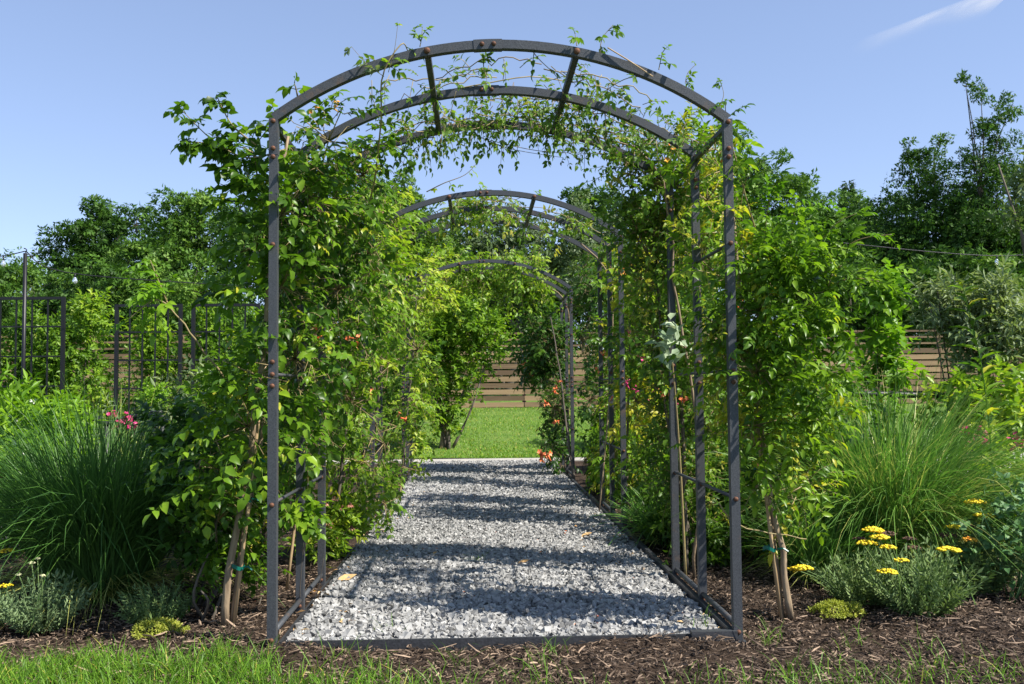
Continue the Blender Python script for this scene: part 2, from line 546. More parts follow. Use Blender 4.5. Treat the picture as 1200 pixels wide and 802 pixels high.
M_SOIL = ground_mat("mulch_ground", (.014, .009, .006), (.05, .032, .021), 45, 1.0, .03, (.13, .09, .065))
M_CHIP = plain("mulch_chip", (.03, .018, .011), .9, 0, .5, 30, .4, (.36, .255, .175), (1, 1, 1))
M_LAWN = ground_mat("lawn", (.04, .085, .014), (.1, .17, .03), 14, .6, .03, (.2, .24, .06))
M_FIELD = ground_mat("meadow", (.03, .065, .014), (.07, .12, .028), 4, .5, .05)
M_CONC = ground_mat("concrete", (.3, .28, .25), (.46, .43, .39), 18, .2, .004)
M_EDGE = plain("edging_strip", (.012, .013, .015), .5, 0, .4, 80, .2, (.05, .052, .058))
M_YELLOW = plain("yellow_floret", (.62, .42, .005), .6, 0, .2, 90, .2, (.85, .68, .02))
M_CREAM = plain("cream_floret", (.6, .6, .35), .6, 0, .2, 90)
M_BROWNFL = plain("withered_floret", (.06, .03, .02), .8, 0, .3, 90, .3, (.15, .08, .045))
M_ORANGE = plain("orange_petal", (.75, .13, .03), .5, 0, .2, 60, 0, (.85, .3, .12))
M_AMBER = plain("amber_petal", (.7, .24, .01), .5, 0, .2, 60, 0, (.8, .42, .03))
M_MAGENTA = plain("magenta_petal", (.42, .008, .1), .5, 0, .2, 60, 0, (.62, .03, .2))
M_WHITE = plain("white_petal", (.75, .75, .7), .5, 0, .05, 60)
M_PINKBROWN = plain("coneflower_petal", (.42, .15, .1), .6, 0, .2, 60, 0, (.6, .3, .22))
M_CONE = plain("coneflower_cone", (.12, .045, .02), .8, 0, .3, 120)
M_DRYLEAF = plain("dry_leaf", (.42, .24, .09), .7, 0, .3, 40, .2, (.6, .42, .2))


def glass_bulb():
    m, nt, out = mat_new("bulb_glass")
    p = N(nt, "ShaderNodeBsdfPrincipled")
    p.inputs['Base Color'].default_value = (.9, .93, .95, 1)
    p.inputs['Roughness'].default_value = .05
    p.inputs['Transmission Weight'].default_value = .8
    nt.links.new(p.outputs[0], out.inputs[0])
    return m


M_BULB = glass_bulb()


def cloud_mat():
    m, nt, out = mat_new("contrail_vapour")
    L = nt.links.new
    tc = N(nt, "ShaderNodeTexCoord")
    mp = N(nt, "ShaderNodeMapping"); mp.inputs['Scale'].default_value = (.0007, .0008, .002)
    L(tc.outputs['Object'], mp.inputs[0])
    nz = N(nt, "ShaderNodeTexNoise"); nz.inputs['Scale'].default_value = 2.2; nz.inputs['Detail'].default_value = 7
    L(mp.outputs[0], nz.inputs['Vector'])
    att = N(nt, "ShaderNodeAttribute", attribute_name="edge")
    mul = N(nt, "ShaderNodeMath", operation='MULTIPLY'); L(att.outputs['Fac'], mul.inputs[0])
    mr = N(nt, "ShaderNodeMapRange"); L(nz.outputs[0], mr.inputs[0]); mr.inputs[1].default_value = .2; mr.inputs[2].default_value = .8
    L(mr.outputs[0], mul.inputs[1])
    d = N(nt, "ShaderNodeBsdfTranslucent"); d.inputs[0].default_value = (.95, .95, .95, 1)
    d2 = N(nt, "ShaderNodeBsdfDiffuse"); d2.inputs[0].default_value = (.95, .95, .95, 1)
    dm = N(nt, "ShaderNodeMixShader"); L(d.outputs[0], dm.inputs[1]); L(d2.outputs[0], dm.inputs[2])
    t = N(nt, "ShaderNodeBsdfTransparent")
    mx = N(nt, "ShaderNodeMixShader"); L(mul.outputs[0], mx.inputs[0]); L(t.outputs[0], mx.inputs[1]); L(dm.outputs[0], mx.inputs[2])
    L(mx.outputs[0], out.inputs[0])
    return m


# ------------------------------------------------------------------ the setting
def sheet(name, xs, ys, zf, mat, kind="structure"):
    X, Y = np.meshgrid(xs, ys)
    Zv = zf(X, Y)
    V = np.stack([X, Y, Zv], -1).reshape(-1, 3)
    nx, ny = len(xs), len(ys)
    i = np.arange((ny - 1) * (nx - 1))
    a = (i // (nx - 1)) * nx + i % (nx - 1)
    F = np.concatenate([np.stack([a, a + 1, a + nx + 1], 1), np.stack([a, a + nx + 1, a + nx], 1)])
    g = Geo().add(V, F)
    return g.build(name, mat, None, True, kind)


CX, HW = 0.14, 1.21                 # centre line and half width of the arbors
PATH_X0, PATH_X1 = CX - 1.17, CX + 1.17
PATH_Y0, PATH_Y1 = 4.97, 17.0

sheet("ground", np.concatenate([[-1200, -500, -200], np.linspace(-90, 90, 37), [200, 500, 1200]]),
      np.concatenate([[-60, -10], np.linspace(0, 130, 53), [200, 500, 1400]]), lambda x, y: gz(x, y) - .03, M_FIELD)


def soil_z(x, y):
    return .004 + .022 * np.sin(3.1 * x + 1.3 * np.sin(2.3 * y)) * np.sin(2.7 * y + .6) + .012 * np.sin(9 * x + 4 * y) * np.sin(7 * y - 3 * x)


def bed(name, x0, x1, y0, y1):
    sheet(name, np.arange(x0, x1 + .05, .07), np.arange(y0, y1 + .05, .07), lambda x, y: soil_z(x, y) - .004, M_SOIL)


bed("mulch_bed_left", -4.3, PATH_X0 - .01, 3.2, 17.0)
bed("mulch_bed_right", PATH_X1 + .01, 5.6, 3.2, 17.0)
bed("mulch_bed_front", PATH_X0 - .01, PATH_X1 + .01, 3.2, PATH_Y0 - .02)
path = sheet("gravel_path", np.linspace(PATH_X0, PATH_X1, 30), np.linspace(PATH_Y0, PATH_Y1, 150),
             lambda x, y: .012 + .006 * np.sin(5 * x + 2 * y) + .004 * np.sin(11 * y - 3 * x), M_GRAVELBED)
sheet("side_path_left", np.linspace(-7.4, -4.3, 5), np.linspace(8.5, 17, 9), lambda x, y: x * 0 + .012, M_GRAVELBED)
sheet("side_path_right", np.linspace(5.6, 11, 5), np.linspace(13, 17, 5), lambda x, y: x * 0 + .012, M_CONC)
cw = Geo().box((0, 17.35, .0), (26, .66, .05))
cw.build("concrete_walk", M_CONC, None, False, "structure")
lawn = sheet("lawn", np.linspace(-18, 18, 40), np.linspace(17.7, 31, 40), lambda x, y: gz(x, y) + .012 + .02 * np.sin(x * 1.7) * np.sin(y * 1.3), M_LAWN)


# crushed stone
def stones(n, x0, x1, y0, y1, s0, s1, z=.014):
    g = Geo()
    base = unit(np.array([[x, y, zz] for x in (-1, 1) for y in (-1, 1) for zz in (-1, 1)], float)) * 1.0
    F = np.array([[0, 1, 3], [0, 3, 2], [4, 6, 7], [4, 7, 5], [0, 4, 5], [0, 5, 1], [2, 3, 7], [2, 7, 6], [0, 2, 6], [0, 6, 4], [1, 5, 7], [1, 7, 3]])
    P = np.stack([rng.uniform(x0, x1, n), rng.uniform(y0, y1, n), np.zeros(n)], 1)
    s = rng.uniform(s0, s1, n)
    P[:, 2] = z + rng.random(n) * .012 + s * .15
    sc = np.stack([s * rng.uniform(.8, 1.3, n), s * rng.uniform(.6, 1.0, n), s * rng.uniform(.45, .8, n)], 1)
    V = base[None] * (1 + .28 * rng.normal(size=(n, 8, 1))) * sc[:, None] * .62
    q = rng.normal(size=(n, 4)); q /= np.linalg.norm(q, axis=1, keepdims=True)
    th = rng.random(n) * 6.28
    # tumble about a random axis
    ax = unit(rng.normal(size=(n, 3)) * np.array([.6, .6, 1]))
    c, sn = np.cos(th)[:, None, None], np.sin(th)[:, None, None]
    k = ax[:, None]
    V = V * c + np.cross(np.broadcast_to(k, V.shape), V) * sn + k * (V * k).sum(-1, keepdims=True) * (1 - c)
    t = np.clip(.55 + .22 * rng.normal(size=n) - (rng.random(n) < .1) * .35, 0, 1)
    FF = (F[None] + (np.arange(n) * 8)[:, None, None]).reshape(-1, 3)
    g.add((V + P[:, None]).reshape(-1, 3), FF, np.repeat(t, 12))
    return g, V, P, t, F


gs = Geo()
for n, y0, y1, s0, s1 in ((28000, PATH_Y0 + .01, 8.0, .013, .043), (20000, 8.0, 12.0, .015, .04), (12000, 12.0, PATH_Y1, .02, .05)):
    g1, *_ = stones(n, PATH_X0 + .02, PATH_X1 - .02, y0, y1, s0, s1)
    gs.add(np.concatenate(g1.V), np.concatenate(g1.F), np.concatenate(g1.T))
gs.build("gravel", M_STONE, path, False, "stuff")
_, SV, SP, ST, SF = stones(300, PATH_X0 + .05, PATH_X1 - .05, PATH_Y0 + .03, 6.3, .04, .054, .02)
smeshes = [Geo().add(SV[i], SF, min(ST[i], .7)).mesh("stone", M_STONE) for i in range(24)]
for i in range(300):
    o = link("stone", smeshes[i % 24], path, SP[i])
    o.rotation_euler = (0, 0, float(rng.random() * 6.28))
# stray stones kicked over the left edge
# mulch chips
def chips(n, x0, x1, y0, y1, l0, l1):
    L = rng.uniform(l0, l1, n)
    P = np.stack([rng.uniform(x0, x1, n), rng.uniform(y0, y1, n), np.zeros(n)], 1)
    P[:, 2] = soil_z(P[:, 0], P[:, 1]) + .004 + .018 * rng.random(n)
    a = rng.random(n) * 6.28
    d = np.stack([np.cos(a), np.sin(a), rng.normal(size=n) * .25], 1)
    pts = np.stack([P - d * L[:, None] / 2, P + rng.normal(size=(n, 3)) * .004, P + d * L[:, None] / 2], 1)
    r = rng.uniform(.0018, .0055, n)[:, None] * np.array([.6, 1, .5])
    return pts, r


def in_path(p):
    return (p[:, 1, 0] > PATH_X0 - .03) & (p[:, 1, 0] < PATH_X1 + .03) & (p[:, 1, 1] > PATH_Y0 - .03)


gc = Geo()
for n, a in ((42000, (-3.6, 4.4, 3.9, 7.2, .012, .055)), (9000, (-4.0, 5, 7.0, 12, .04, .1))):
    pts, r = chips(n, *a)
    k = ~in_path(pts)
    gc.tubes(pts[k], r[k], 3, np.clip(rng.beta(.8, 3.2, k.sum()), 0, 1))
gc.build("mulch", M_CHIP, None, False, "stuff")
mulch_front = bpy.data.objects["mulch_bed_front"]
pts, r = chips(240, -2.6, 3.2, 4.25, 5.6, .045, .1)
k = np.where(~in_path(pts))[0][:180]
for j in k:
    c = pts[j].mean(0) + np.array([0, 0, .014])
    o = link("bark_chip", Geo().tubes(pts[j] - pts[j].mean(0), r[j] * 1.3, 4, .2 + 1.0 * rng.random() ** 2).mesh("bark_chip", M_CHIP), mulch_front, c)

# edging round the gravel
def edging(name, boxes, label, rounded=None):
    c = np.array(boxes[0][0], float)
    t = thing(name, (c[0], c[1], 0), label, "edging", "edging round the gravel path")
    for b, s in boxes:
        Geo().box(b, s).build("strip", M_EDGE, t)
    return t


edging("path_edging", [((CX, PATH_Y0 - .012, .012), (2.30, .014, .06))], "thin black edging strip across the near end of the gravel path")
edging("path_edging", [((PATH_X0 - .012, 8.2, .0), (.014, 6.4, .055)), ((PATH_X0 - .014, 14.2, .0), (.014, 5.5, .055))], "black edging strip along the gravel path below the sunlit vines with coneflowers")
te = edging("path_edging", [((PATH_X1 + .014, 8.2, .02), (.03, 6.45, .085)), ((PATH_X1 + .014, 14.3, .01), (.03, 5.5, .07))], "black edging strip along the shaded side of the gravel path")
Geo().box((CX + 1.08, PATH_Y0 - .04, .03), (.24, .05, .07)).build("corner_block", M_EDGE, te)


# ------------------------------------------------------------------ arbors
def dome_mesh(r, h):
    g = Geo()
    V, F = [], []
    rings = [(1, 0), (1, .35), (.75, .8), (.3, 1)]
    for rr, hh in rings:
        for k in range(8):
            a = k / 8 * 2 * math.pi
            V.append((math.cos(a) * r * rr, -h * hh, math.sin(a) * r * rr))
    V.append((0, -h * 1.05, 0))
    for i in range(3):
        for k in range(8):
            q = [i * 8 + k, i * 8 + (k + 1) % 8, (i + 1) * 8 + (k + 1) % 8, (i + 1) * 8 + k]
            F += [[q[0], q[1], q[2]], [q[0], q[2], q[3]]]
    for k in range(8):
        F.append([24 + k, 24 + (k + 1) % 8, 32])
    g.add(V, F)
    return g.mesh("bolt", M_RUST, True)


BOLT = dome_mesh(.013, .012)
ARB_DY = .765
Z_EAVE, RISE = 2.775, .40
ARC_R = (HW ** 2 + RISE ** 2) / (2 * RISE)
ARC_H = math.asin(HW / ARC_R)


def arc_pt(a, r=ARC_R):
    return np.array([CX + r * math.sin(a), 0, Z_EAVE + RISE - ARC_R + r * math.cos(a)])


def arbor(y0, label):
    t = thing("metal_arbor", (CX, y0, 0), label, "arbor", "arched metal arbors over the path")
    half = .0235
    for i in range(3):
        y = y0 + i * ARB_DY
        for s in (-1, 1):
            x = CX + s * HW
            g = Geo().box((x, y, (1.40 - .03) / 2), (.047, .047, 1.43))
            g.box((x, y, (1.404 + Z_EAVE - .2) / 2), (.0435, .0435, Z_EAVE - .2 - 1.404))
            g.box((x, y, Z_EAVE - .1), (.047, .047, .196))
            g.box((x, y, .004), (.075, .075, .012))
            p = g.build("post", M_STEEL, t)
            for zb in (.055, .745, 1.36, 1.42, 1.485, 2.1, 2.565, 2.61, 2.755):
                if zb in (2.1,) and i == 1: continue
                link("bolt", BOLT, p, (x, y - half - .001, zb))
        # arch of three bolted segments
        g = Geo()
        segs = 40
        hw, hd = .0235, .0225
        V = []
        for k in range(segs + 1):
            a = -ARC_H + 2 * ARC_H * k / segs
            for dr, dy in ((-hw, -hd), (hw, -hd), (hw, hd), (-hw, hd)):
                q = arc_pt(a, ARC_R + dr)
                q[1] = y + dy
                V.append(q)
        F = []
        for k in range(segs):
            for e in range(4):
                a0, a1 = k * 4 + e, k * 4 + (e + 1) % 4
                F += [[a0, a1, a1 + 4], [a0, a1 + 4, a0 + 4]]
        F += [[0, 2, 1], [0, 3, 2], [segs * 4, segs * 4 + 1, segs * 4 + 2], [segs * 4, segs * 4 + 2, segs * 4 + 3]]
        g.add(V, F)
        q = arc_pt(-.04)
        ar = g.build("arch", M_STEEL, t)
        for k, (a0, a1) in enumerate(((-.075, .0),)):
            g = Geo()
            V = []
            for kk in range(5):
                a = a0 + (a1 - a0) * kk / 4
                for dr, dy in ((-.0265, -.0255), (.0265, -.0255), (.0265, .0255), (-.0265, .0255)):
                    q = arc_pt(a, ARC_R + dr)
                    q[1] = y + dy
                    V.append(q)
            F = []
            for kk in range(4):
                for e in range(4):
                    b0, b1 = kk * 4 + e, kk * 4 + (e + 1) % 4
                    F += [[b0, b1, b1 + 4], [b0, b1 + 4, b0 + 4]]
            F += [[0, 2, 1], [0, 3, 2], [16, 17, 18], [16, 18, 19]]
            g.add(V, F).build("splice_plate", M_STEEL, ar)
        for a in (-.053, -.022):
            b = arc_pt(a); b[1] = y - .0262
            link("bolt", BOLT, ar, b)
        for a in (-PURL, PURL):
            b = arc_pt(a); b[1] = y - .0262
            o = link("bolt", BOLT, ar, b)
            o.scale = (1.35, 1.2, 1.35)
    ya, yb = y0 + half, y0 + 2 * ARB_DY - half
    for a in (-PURL, PURL):
        q = arc_pt(a, ARC_R - .012)
        for k in range(2):
            Geo().bar((q[0], y0 + k * ARB_DY + .0228, q[2]), (q[0], y0 + (k + 1) * ARB_DY - .0228, q[2]), .033, .033).build("purlin", M_STEEL, t)
    for s in (-1, 1):
        x = CX + s * HW
        for k in range(2):
            a, b = y0 + k * ARB_DY + half + .001, y0 + (k + 1) * ARB_DY - half - .001
            Geo().bar((x, a, Z_EAVE - .035), (x, b, Z_EAVE - .035), .026, .026).build("eave_rail", M_STEEL, t)
            Geo().tubes([(x, a, .085), (x, b, .085)], .0155, 8).build("foot_rail", M_STEEL, t, True)
            for zr in (.75, 1.42, 2.1):
                Geo().tubes([(x, a, zr), (x, b, zr)], .0095, 6).build("side_rail", M_STEEL, t, True)
    return t


PURL = math.asin(.40 / ARC_R)
ARB_Y = (4.95, 8.76, 13.5)
arbor(ARB_Y[0], "nearest dark grey steel arbor with rusty bolts, framing the start of the gravel path")
arbor(ARB_Y[1], "second dark grey steel arbor, its bare top rising against the sky inside the nearest arch")
arbor(ARB_Y[2], "farthest and smallest looking steel arbor, half overgrown, at the lawn end of the path")


# ------------------------------------------------------------------ plants: climbing vines
def leaf_protos(name, mat, k, L, pairs, ll, lw, droop, sag, ang=1.05):
    out = []
    for i in range(k):
        g = Geo()
        sprays(g, np.zeros((1, 3)), np.array([[1.0, 0, 0]]), np.array([[0, 0, 1.0]]), L, pairs, ll, lw, .25 + .5 * i / max(1, k - 1), droop, ang, sag=sag, stem=g)
        out.append(g.mesh(name, mat, True))
    return out


PINNATE = leaf_protos("leaf", G_TRUMPET, 9, .23, 5, .062, .027, .35, .4)
BROAD = leaf_protos("leaf", G_TRUMPET, 9, .16, 3, .066, .042, .35, .6)


def orient(o, loc, D, U, s):
    D = D / np.linalg.norm(D)
    S = np.cross(U, D); S /= np.linalg.norm(S)
    U = np.cross(D, S)
    m = Matrix(((D[0], S[0], U[0], loc[0]), (D[1], S[1], U[1], loc[1]), (D[2], S[2], U[2], loc[2]), (0, 0, 0, 1)))
    o.matrix_basis = m @ Matrix.Diagonal((s, s, s, 1))


def spray_dirs(d, out=.8, up=.15, rnd=.5):
    n = len(d)
    D = unit(d * out + Z * up + rng.normal(size=(n, 3)) * rnd)
    U = unit(Z * 1.0 + d * .55 + rng.normal(size=(n, 3)) * .35)
    return D, U


def climber(name, label, cat, base, lobes, n, n_obj, protos, mat, L, pairs, ll, lw, droop=.3, sag=.45, canes=(), cane_mat=None,
            group=None, spiral=False, tpl=LEAF, shell=.35, clear=None, tintc=(.5, .22), out=.8, up=.15):
    t = thing(name, base, label, cat, group)
    P, d, k = in_lobes(lobes, n, shell)
    ok = P[:, 2] > .08
    if clear is not None: ok &= clear(P)
    P, d, k = P[ok], d[ok], k[ok]
    D, U = spray_dirs(d, out, up)
    lt = rng.normal(size=len(lobes)) * .10
    tint = np.clip(tintc[0] + lt[k] + tintc[1] * rng.normal(size=len(P)), 0, 1)
    tint[rng.random(len(P)) < .03] = 1.15
    near = np.argsort(P[:, 1] - .6 * np.abs(P[:, 0] - CX))
    idx_obj = near[: n_obj] if n_obj else np.array([], int)
    org = ORG[t.name]
    for j in idx_obj:
        o = bpy.data.objects.new("leaf", protos[int(np.clip(tint[j], 0, .999) * len(protos))])
        COL.objects.link(o)
        o.parent = t
        orient(o, P[j] - org, D[j], U[j], .8 + .45 * rng.random())
    rest = np.setdiff1d(np.arange(len(P)), idx_obj)
    g, st = Geo(), Geo()
    if len(rest):
        sz = .5 + .8 * rng.random(len(rest))
        sprays(g, P[rest], D[rest], U[rest], L * sz, pairs, ll * sz, lw * sz, tint[rest], droop, 1.05, spiral, sag, tpl, st)
        g.build("foliage", mat, t, True, "stuff")
    # thin stems that carry the sprays
    allp = P
    if len(allp):
        m = min(len(allp), max(30, n // 5))
        sel = rng.choice(len(allp), m, replace=False)
        lb = np.array(lobes)[k[sel], :3]
        mid = (allp[sel] + lb) / 2 + rng.normal(size=(m, 3)) * .06
        st.tubes(np.stack([lb, mid, allp[sel]], 1), np.array([.005, .0035, .002]), 3, .5)
    st.build("twigs", M_STEM, t, True, "stuff")
    for c in canes:
        pts, r0, r1 = c[0], c[1], c[2]
        q = polyline(pts, 16, .004)
        Geo().tubes(q, np.linspace(r0, r1, len(q)), 7, .5).build("cane", c[3] if len(c) > 3 else (cane_mat or M_BARK), t, True)
    return t


def shoot(t, pts, n, L, pairs, ll, lw, mat, r0=.006, r1=.002, tint=.7, spiral=False, droop=.3, sag=.5, stem_mat=None, both=None):
    """a free shoot of thing t: a cane with leaves along it"""
    q = polyline(pts, 20)
    Geo().tubes(q, np.linspace(r0, r1, len(q)), 5, .5).build("shoot", stem_mat or M_STEM, t, True)
    s = np.sort(rng.uniform(.12, 1.0, n))
    s[-1] = 1.0
    ii = s * (len(q) - 1)
    i0 = np.minimum(ii.astype(int), len(q) - 2)
    P = q[i0] + (q[i0 + 1] - q[i0]) * (ii - i0)[:, None]
    tan = unit(q[i0 + 1] - q[i0])
    sd = unit(rng.normal(size=(n, 3)))
    D = unit(tan * .55 + sd * .9)
    U = unit(Z + rng.normal(size=(n, 3)) * .4)
    g = Geo()
    sz = np.interp(s, [0, .6, 1], [1, 1, .7]) * (.8 + .4 * rng.random(n))
    sprays(g, P, D, U, L * sz, pairs, ll * sz, lw * sz, np.clip(tint + .12 * rng.normal(size=n), 0, 1), droop, 1.0, spiral, sag, stem=g)
    g.build("foliage", mat, t, True, "stuff")


def flowers(t, pts, mat, r, petals=5, name="flower", tube=True, k=5):
    """clusters of small trumpet flowers"""
    for p in pts:
        for j in range(k):
            g = Geo()
            c = np.array(p) + rng.normal(size=3) * r * .9
            d = unit(rng.normal(size=3) + np.array([0, -.8, .3]))
            a = unit(np.cross(d, Z + .01)); b = np.cross(d, a)
            if tube:
                g.tubes(np.stack([c - d * r * 1.6, c - d * r * .7, c]), np.array([.12, .25, .35]) * r, 5, rng.random())
            th = np.arange(petals) / petals * 6.283 + rng.random()
            dd = a * np.cos(th)[:, None] + b * np.sin(th)[:, None] + d * .5
            g.leaves(np.repeat(c[None], petals, 0), dd, np.repeat(d[None], petals, 0), r * .85, r * .75, rng.random(petals), LEAF2)
            g.build(name, mat, t, True)


# ---- front left trumpet vine
L1 = [lobe(348, 185, 5.3, .19), lobe(385, 165, 5.6, .24), lobe(425, 205, 6.1, .24), lobe(360, 230, 5.5, .26), lobe(298, 180, 5.15, .1), lobe(292, 225, 5.2, .12), lobe(300, 290, 5.2, .12), lobe(330, 250, 5.2, .27), lobe(385, 250, 5.8, .38),
      lobe(330, 335, 5.3, .28), lobe(395, 340, 6.0, .36), lobe(345, 420, 5.5, .3), lobe(400, 430, 6.1, .33), lobe(300, 440, 5.2, .2),
      lobe(290, 500, 5.25, .26), lobe(365, 510, 5.8, .3), lobe(270, 560, 5.35, .24), lobe(235, 540, 5.5, .24), lobe(255, 610, 5.5, .2),
      lobe(405, 520, 6.4, .28), lobe(430, 300, 6.5, .3)]
bl = at(264, 728, 5.42); bl[2] = 0
left_canes = [([bl, at(272, 650, 5.42), at(290, 560, 5.4), at(300, 470, 5.35), at(312, 380, 5.3), at(322, 260, 5.2), at(338, 160, 5.2)], .024, .008),
              ([bl + np.array([.03, .02, 0]), at(285, 640, 5.46), at(297, 560, 5.5), at(312, 470, 5.5), at(318, 350, 5.5), at(350, 220, 5.6)], .018, .007),
              ([at(300, 470, 5.35), at(270, 450, 5.2), at(230, 400, 5.1), at(196, 355, 5.05)], .007, .004, M_STEM)]
vine_l = climber("trumpet_vine", "big leafy trumpet vine on the nearest arbor's post beside the dark grass clump", "vine", bl, L1, 1300, 300, BROAD, G_TRUMPET,
                 .15, 3, .062, .038, .35, .6, left_canes, tintc=(.55, .24), clear=lambda P: P[:, 0] < CX - HW + np.interp(P[:, 2], [.9, 1.4, 2.1], [.06, .2, .42]))
vine_l["group"] = "trumpet vines on the arbors"
shoot(vine_l, [at(335, 175, 5.2), at(290, 185, 5.1), at(250, 165, 5.05), at(212, 128, 5.0)], 26, .09, 2, .07, .05, G_TRUMPET, tint=.35, sag=.7)
shoot(vine_l, [at(265, 175, 5.1), at(240, 168, 5.05), at(214, 166, 5.0)], 16, .08, 2, .06, .045, G_TRUMPET, tint=.4, sag=.7)
shoot(vine_l, [at(300, 170, 5.1), at(275, 150, 5.08), at(262, 130, 5.05), at(254, 112, 5.0)], 12, .08, 2, .06, .045, G_TRUMPET, tint=.4, sag=.6)
shoot(vine_l, [at(196, 355, 5.05), at(188, 335, 5.02), at(176, 305, 5.0)], 12, .16, 4, .05, .028, G_LIME, tint=.6)
shoot(vine_l, [at(200, 360, 5.05), at(180, 352, 5.0), at(150, 375, 4.95)], 9, .13, 3, .06, .035, G_LIME, tint=.4)
shoot(vine_l, [at(395, 300, 6.0), at(432, 240, 5.6), at(446, 150, 5.1), at(448, 90, 4.9), at(470, 52, 4.9), at(478, 60, 4.95)], 8, .09, 2, .055, .03, G_TRUMPET, tint=.6, r0=.006, r1=.003)
shoot(vine_l, [at(455, 85, 4.9), at(462, 60, 4.88), at(466, 30, 4.85)], 4, .05, 2, .05, .026, G_TRUMPET, tint=.5, r0=.002, r1=.001)
shoot(vine_l, [at(450, 90, 4.9), at(430, 75, 4.9), at(412, 55, 4.9)], 5, .05, 2, .045, .026, G_OLIVE, tint=.7, r0=.002, r1=.001)
shoot(vine_l, [at(420, 180, 6.0), at(455, 170, 6.0), at(490, 185, 6.0)], 12, .1, 2, .06, .045, G_TRUMPET, tint=.4, sag=.7)
shoot(vine_l, [at(350, 120, 5.0), at(347, 105, 4.97), at(345, 98, 4.95)], 4, .05, 1, .07, .05, G_TRUMPET, tint=.4)
flowers(vine_l, [at(366, 130, 5.3), at(395, 118, 5.5), at(391, 128, 5.4)], M_AMBER, .016, k=2)
flowers(vine_l, [at(372, 392, 5.6), at(410, 398, 5.9)], M_ORANGE, .022, k=3)

# ---- front right trumpet vine
R1 = [lobe(854, 200, 5.1, .07), lobe(862, 255, 5.12, .11), lobe(884, 305, 5.1, .15), lobe(828, 235, 5.7, .17), lobe(822, 305, 5.85, .17), lobe(838, 175, 5.4, .1), lobe(815, 190, 6.1, .14), lobe(935, 305, 5.08, .18, .14), lobe(978, 315, 5.05, .11),
      lobe(888, 365, 5.12, .24, .18), lobe(940, 365, 5.1, .2, .15), lobe(975, 350, 5.1, .12), lobe(888, 435, 5.15, .22, .17), lobe(932, 430, 5.2, .2, .15),
      lobe(880, 500, 5.2, .17), lobe(910, 505, 5.25, .18, .15), lobe(945, 480, 5.3, .16), lobe(862, 400, 5.2, .15), lobe(862, 320, 5.2, .13),
      lobe(885, 570, 5.4, .13), lobe(940, 570, 5.5, .15)]
br = at(926, 722, 5.42); br[2] = 0
right_canes = [([br, at(918, 660, 5.42), at(905, 590, 5.42), at(893, 510, 5.4), at(880, 430, 5.4), at(865, 320, 5.4), at(858, 200, 5.4)], .022, .007),
               ([br + np.array([-.04, .02, 0]), at(908, 640, 5.45), at(900, 570, 5.48), at(888, 500, 5.5), at(884, 420, 5.5), at(905, 340, 5.4)], .013, .006),
               ([at(880, 420, 5.4), at(905, 340, 5.35), at(880, 250, 5.2), at(852, 140, 5.0)], .006, .004, M_STEM),
               ([at(842, 590, 5.0), at(862, 612, 5.0), at(900, 625, 5.1), at(945, 632, 5.2)], .004, .003, M_STEM)]
vine_r = climber("trumpet_vine", "yellow green trumpet vine with arching sprays beside the tall lit grass clump", "vine", br, R1, 640, 300, PINNATE, G_TRUMPET,
                 .22, 5, .062, .028, .32, .4, right_canes, tintc=(.6, .2), up=.3, clear=lambda P: P[:, 0] > CX + HW - np.interp(P[:, 2], [1.6, 2.2], [.05, .25]))
vine_r["group"] = "trumpet vines on the arbors"
for tip, b0 in (((1045, 275), (965, 310)), ((1005, 250), (950, 300)), ((1030, 330), (960, 345)), ((935, 232), (925, 300)), ((903, 232), (895, 290)), ((1000, 380), (950, 370)), ((850, 120), (852, 190)), ((880, 205), (868, 240))):
    p, q = at(*b0, 5.15), at(*tip, 5.0)
    shoot(vine_r, [p, (p + q) / 2 + np.array([0, 0, .05]), q], 6, .17, 5, .052, .024, G_LIME if tip[1] < 300 and tip[0] > 890 else G_TRUMPET, tint=.45, r0=.004)
flowers(vine_r, [at(787, 182, 6.0), at(846, 180, 5.6)], M_AMBER, .03, k=3)
flowers(vine_r, [at(887, 545, 5.6), at(858, 358, 5.7)], M_ORANGE, .024, k=3)

# stakes tied to the vine trunks
def stake(a, b, ties, label):
    t = thing("plant_stake", (a[0], a[1], 0), label, "stake", "wooden stakes tied to the vine trunks")
    Geo().tubes(np.linspace(a, b, 4), .011, 6).build("pole", M_STAKE, t, True)
    for f in ties:
        c = np.array(a) + (np.array(b) - a) * f
        g = Geo()
        th = np.linspace(0, 2 * math.pi, 15)
        ring = c + np.stack([np.cos(th) * .038 - .018, np.sin(th) * .036, .01 * np.sin(th * 2)], 1)
        V = np.concatenate([ring - Z * .011, ring + Z * .011])
        F = []
        for i in range(14):
            F += [[i, i + 1, 16 + i], [i, 16 + i, 15 + i]]
        g.add(V, F)
        g.tubes(np.stack([c + np.array([.02, -.03, 0]), c + np.array([.05, -.045, .006]), c + np.array([.075, -.05, -.012])]), .006, 4)
        g.build("tie_tape", M_TAPE, t)
    return t


s0 = at(274, 725, 5.42); s0[2] = 0
stake(s0, at(316, 380, 5.42), (.2, .42, .55, .75, .93), "brown stake with green tape beside the vine trunk next to the dark grass clump")
s1 = at(915, 715, 5.42); s1[2] = 0
stake(s1, at(884, 470, 5.42), (.32, .68), "thin tan stake tied to the vine trunk beside the yellow yarrow")
s2 = at(336, 672, 6.35); s2[2] = 0
stake(s2, at(352, 560, 6.35), (.7,), "pale wooden stake behind the bare foot of the nearest arbor")

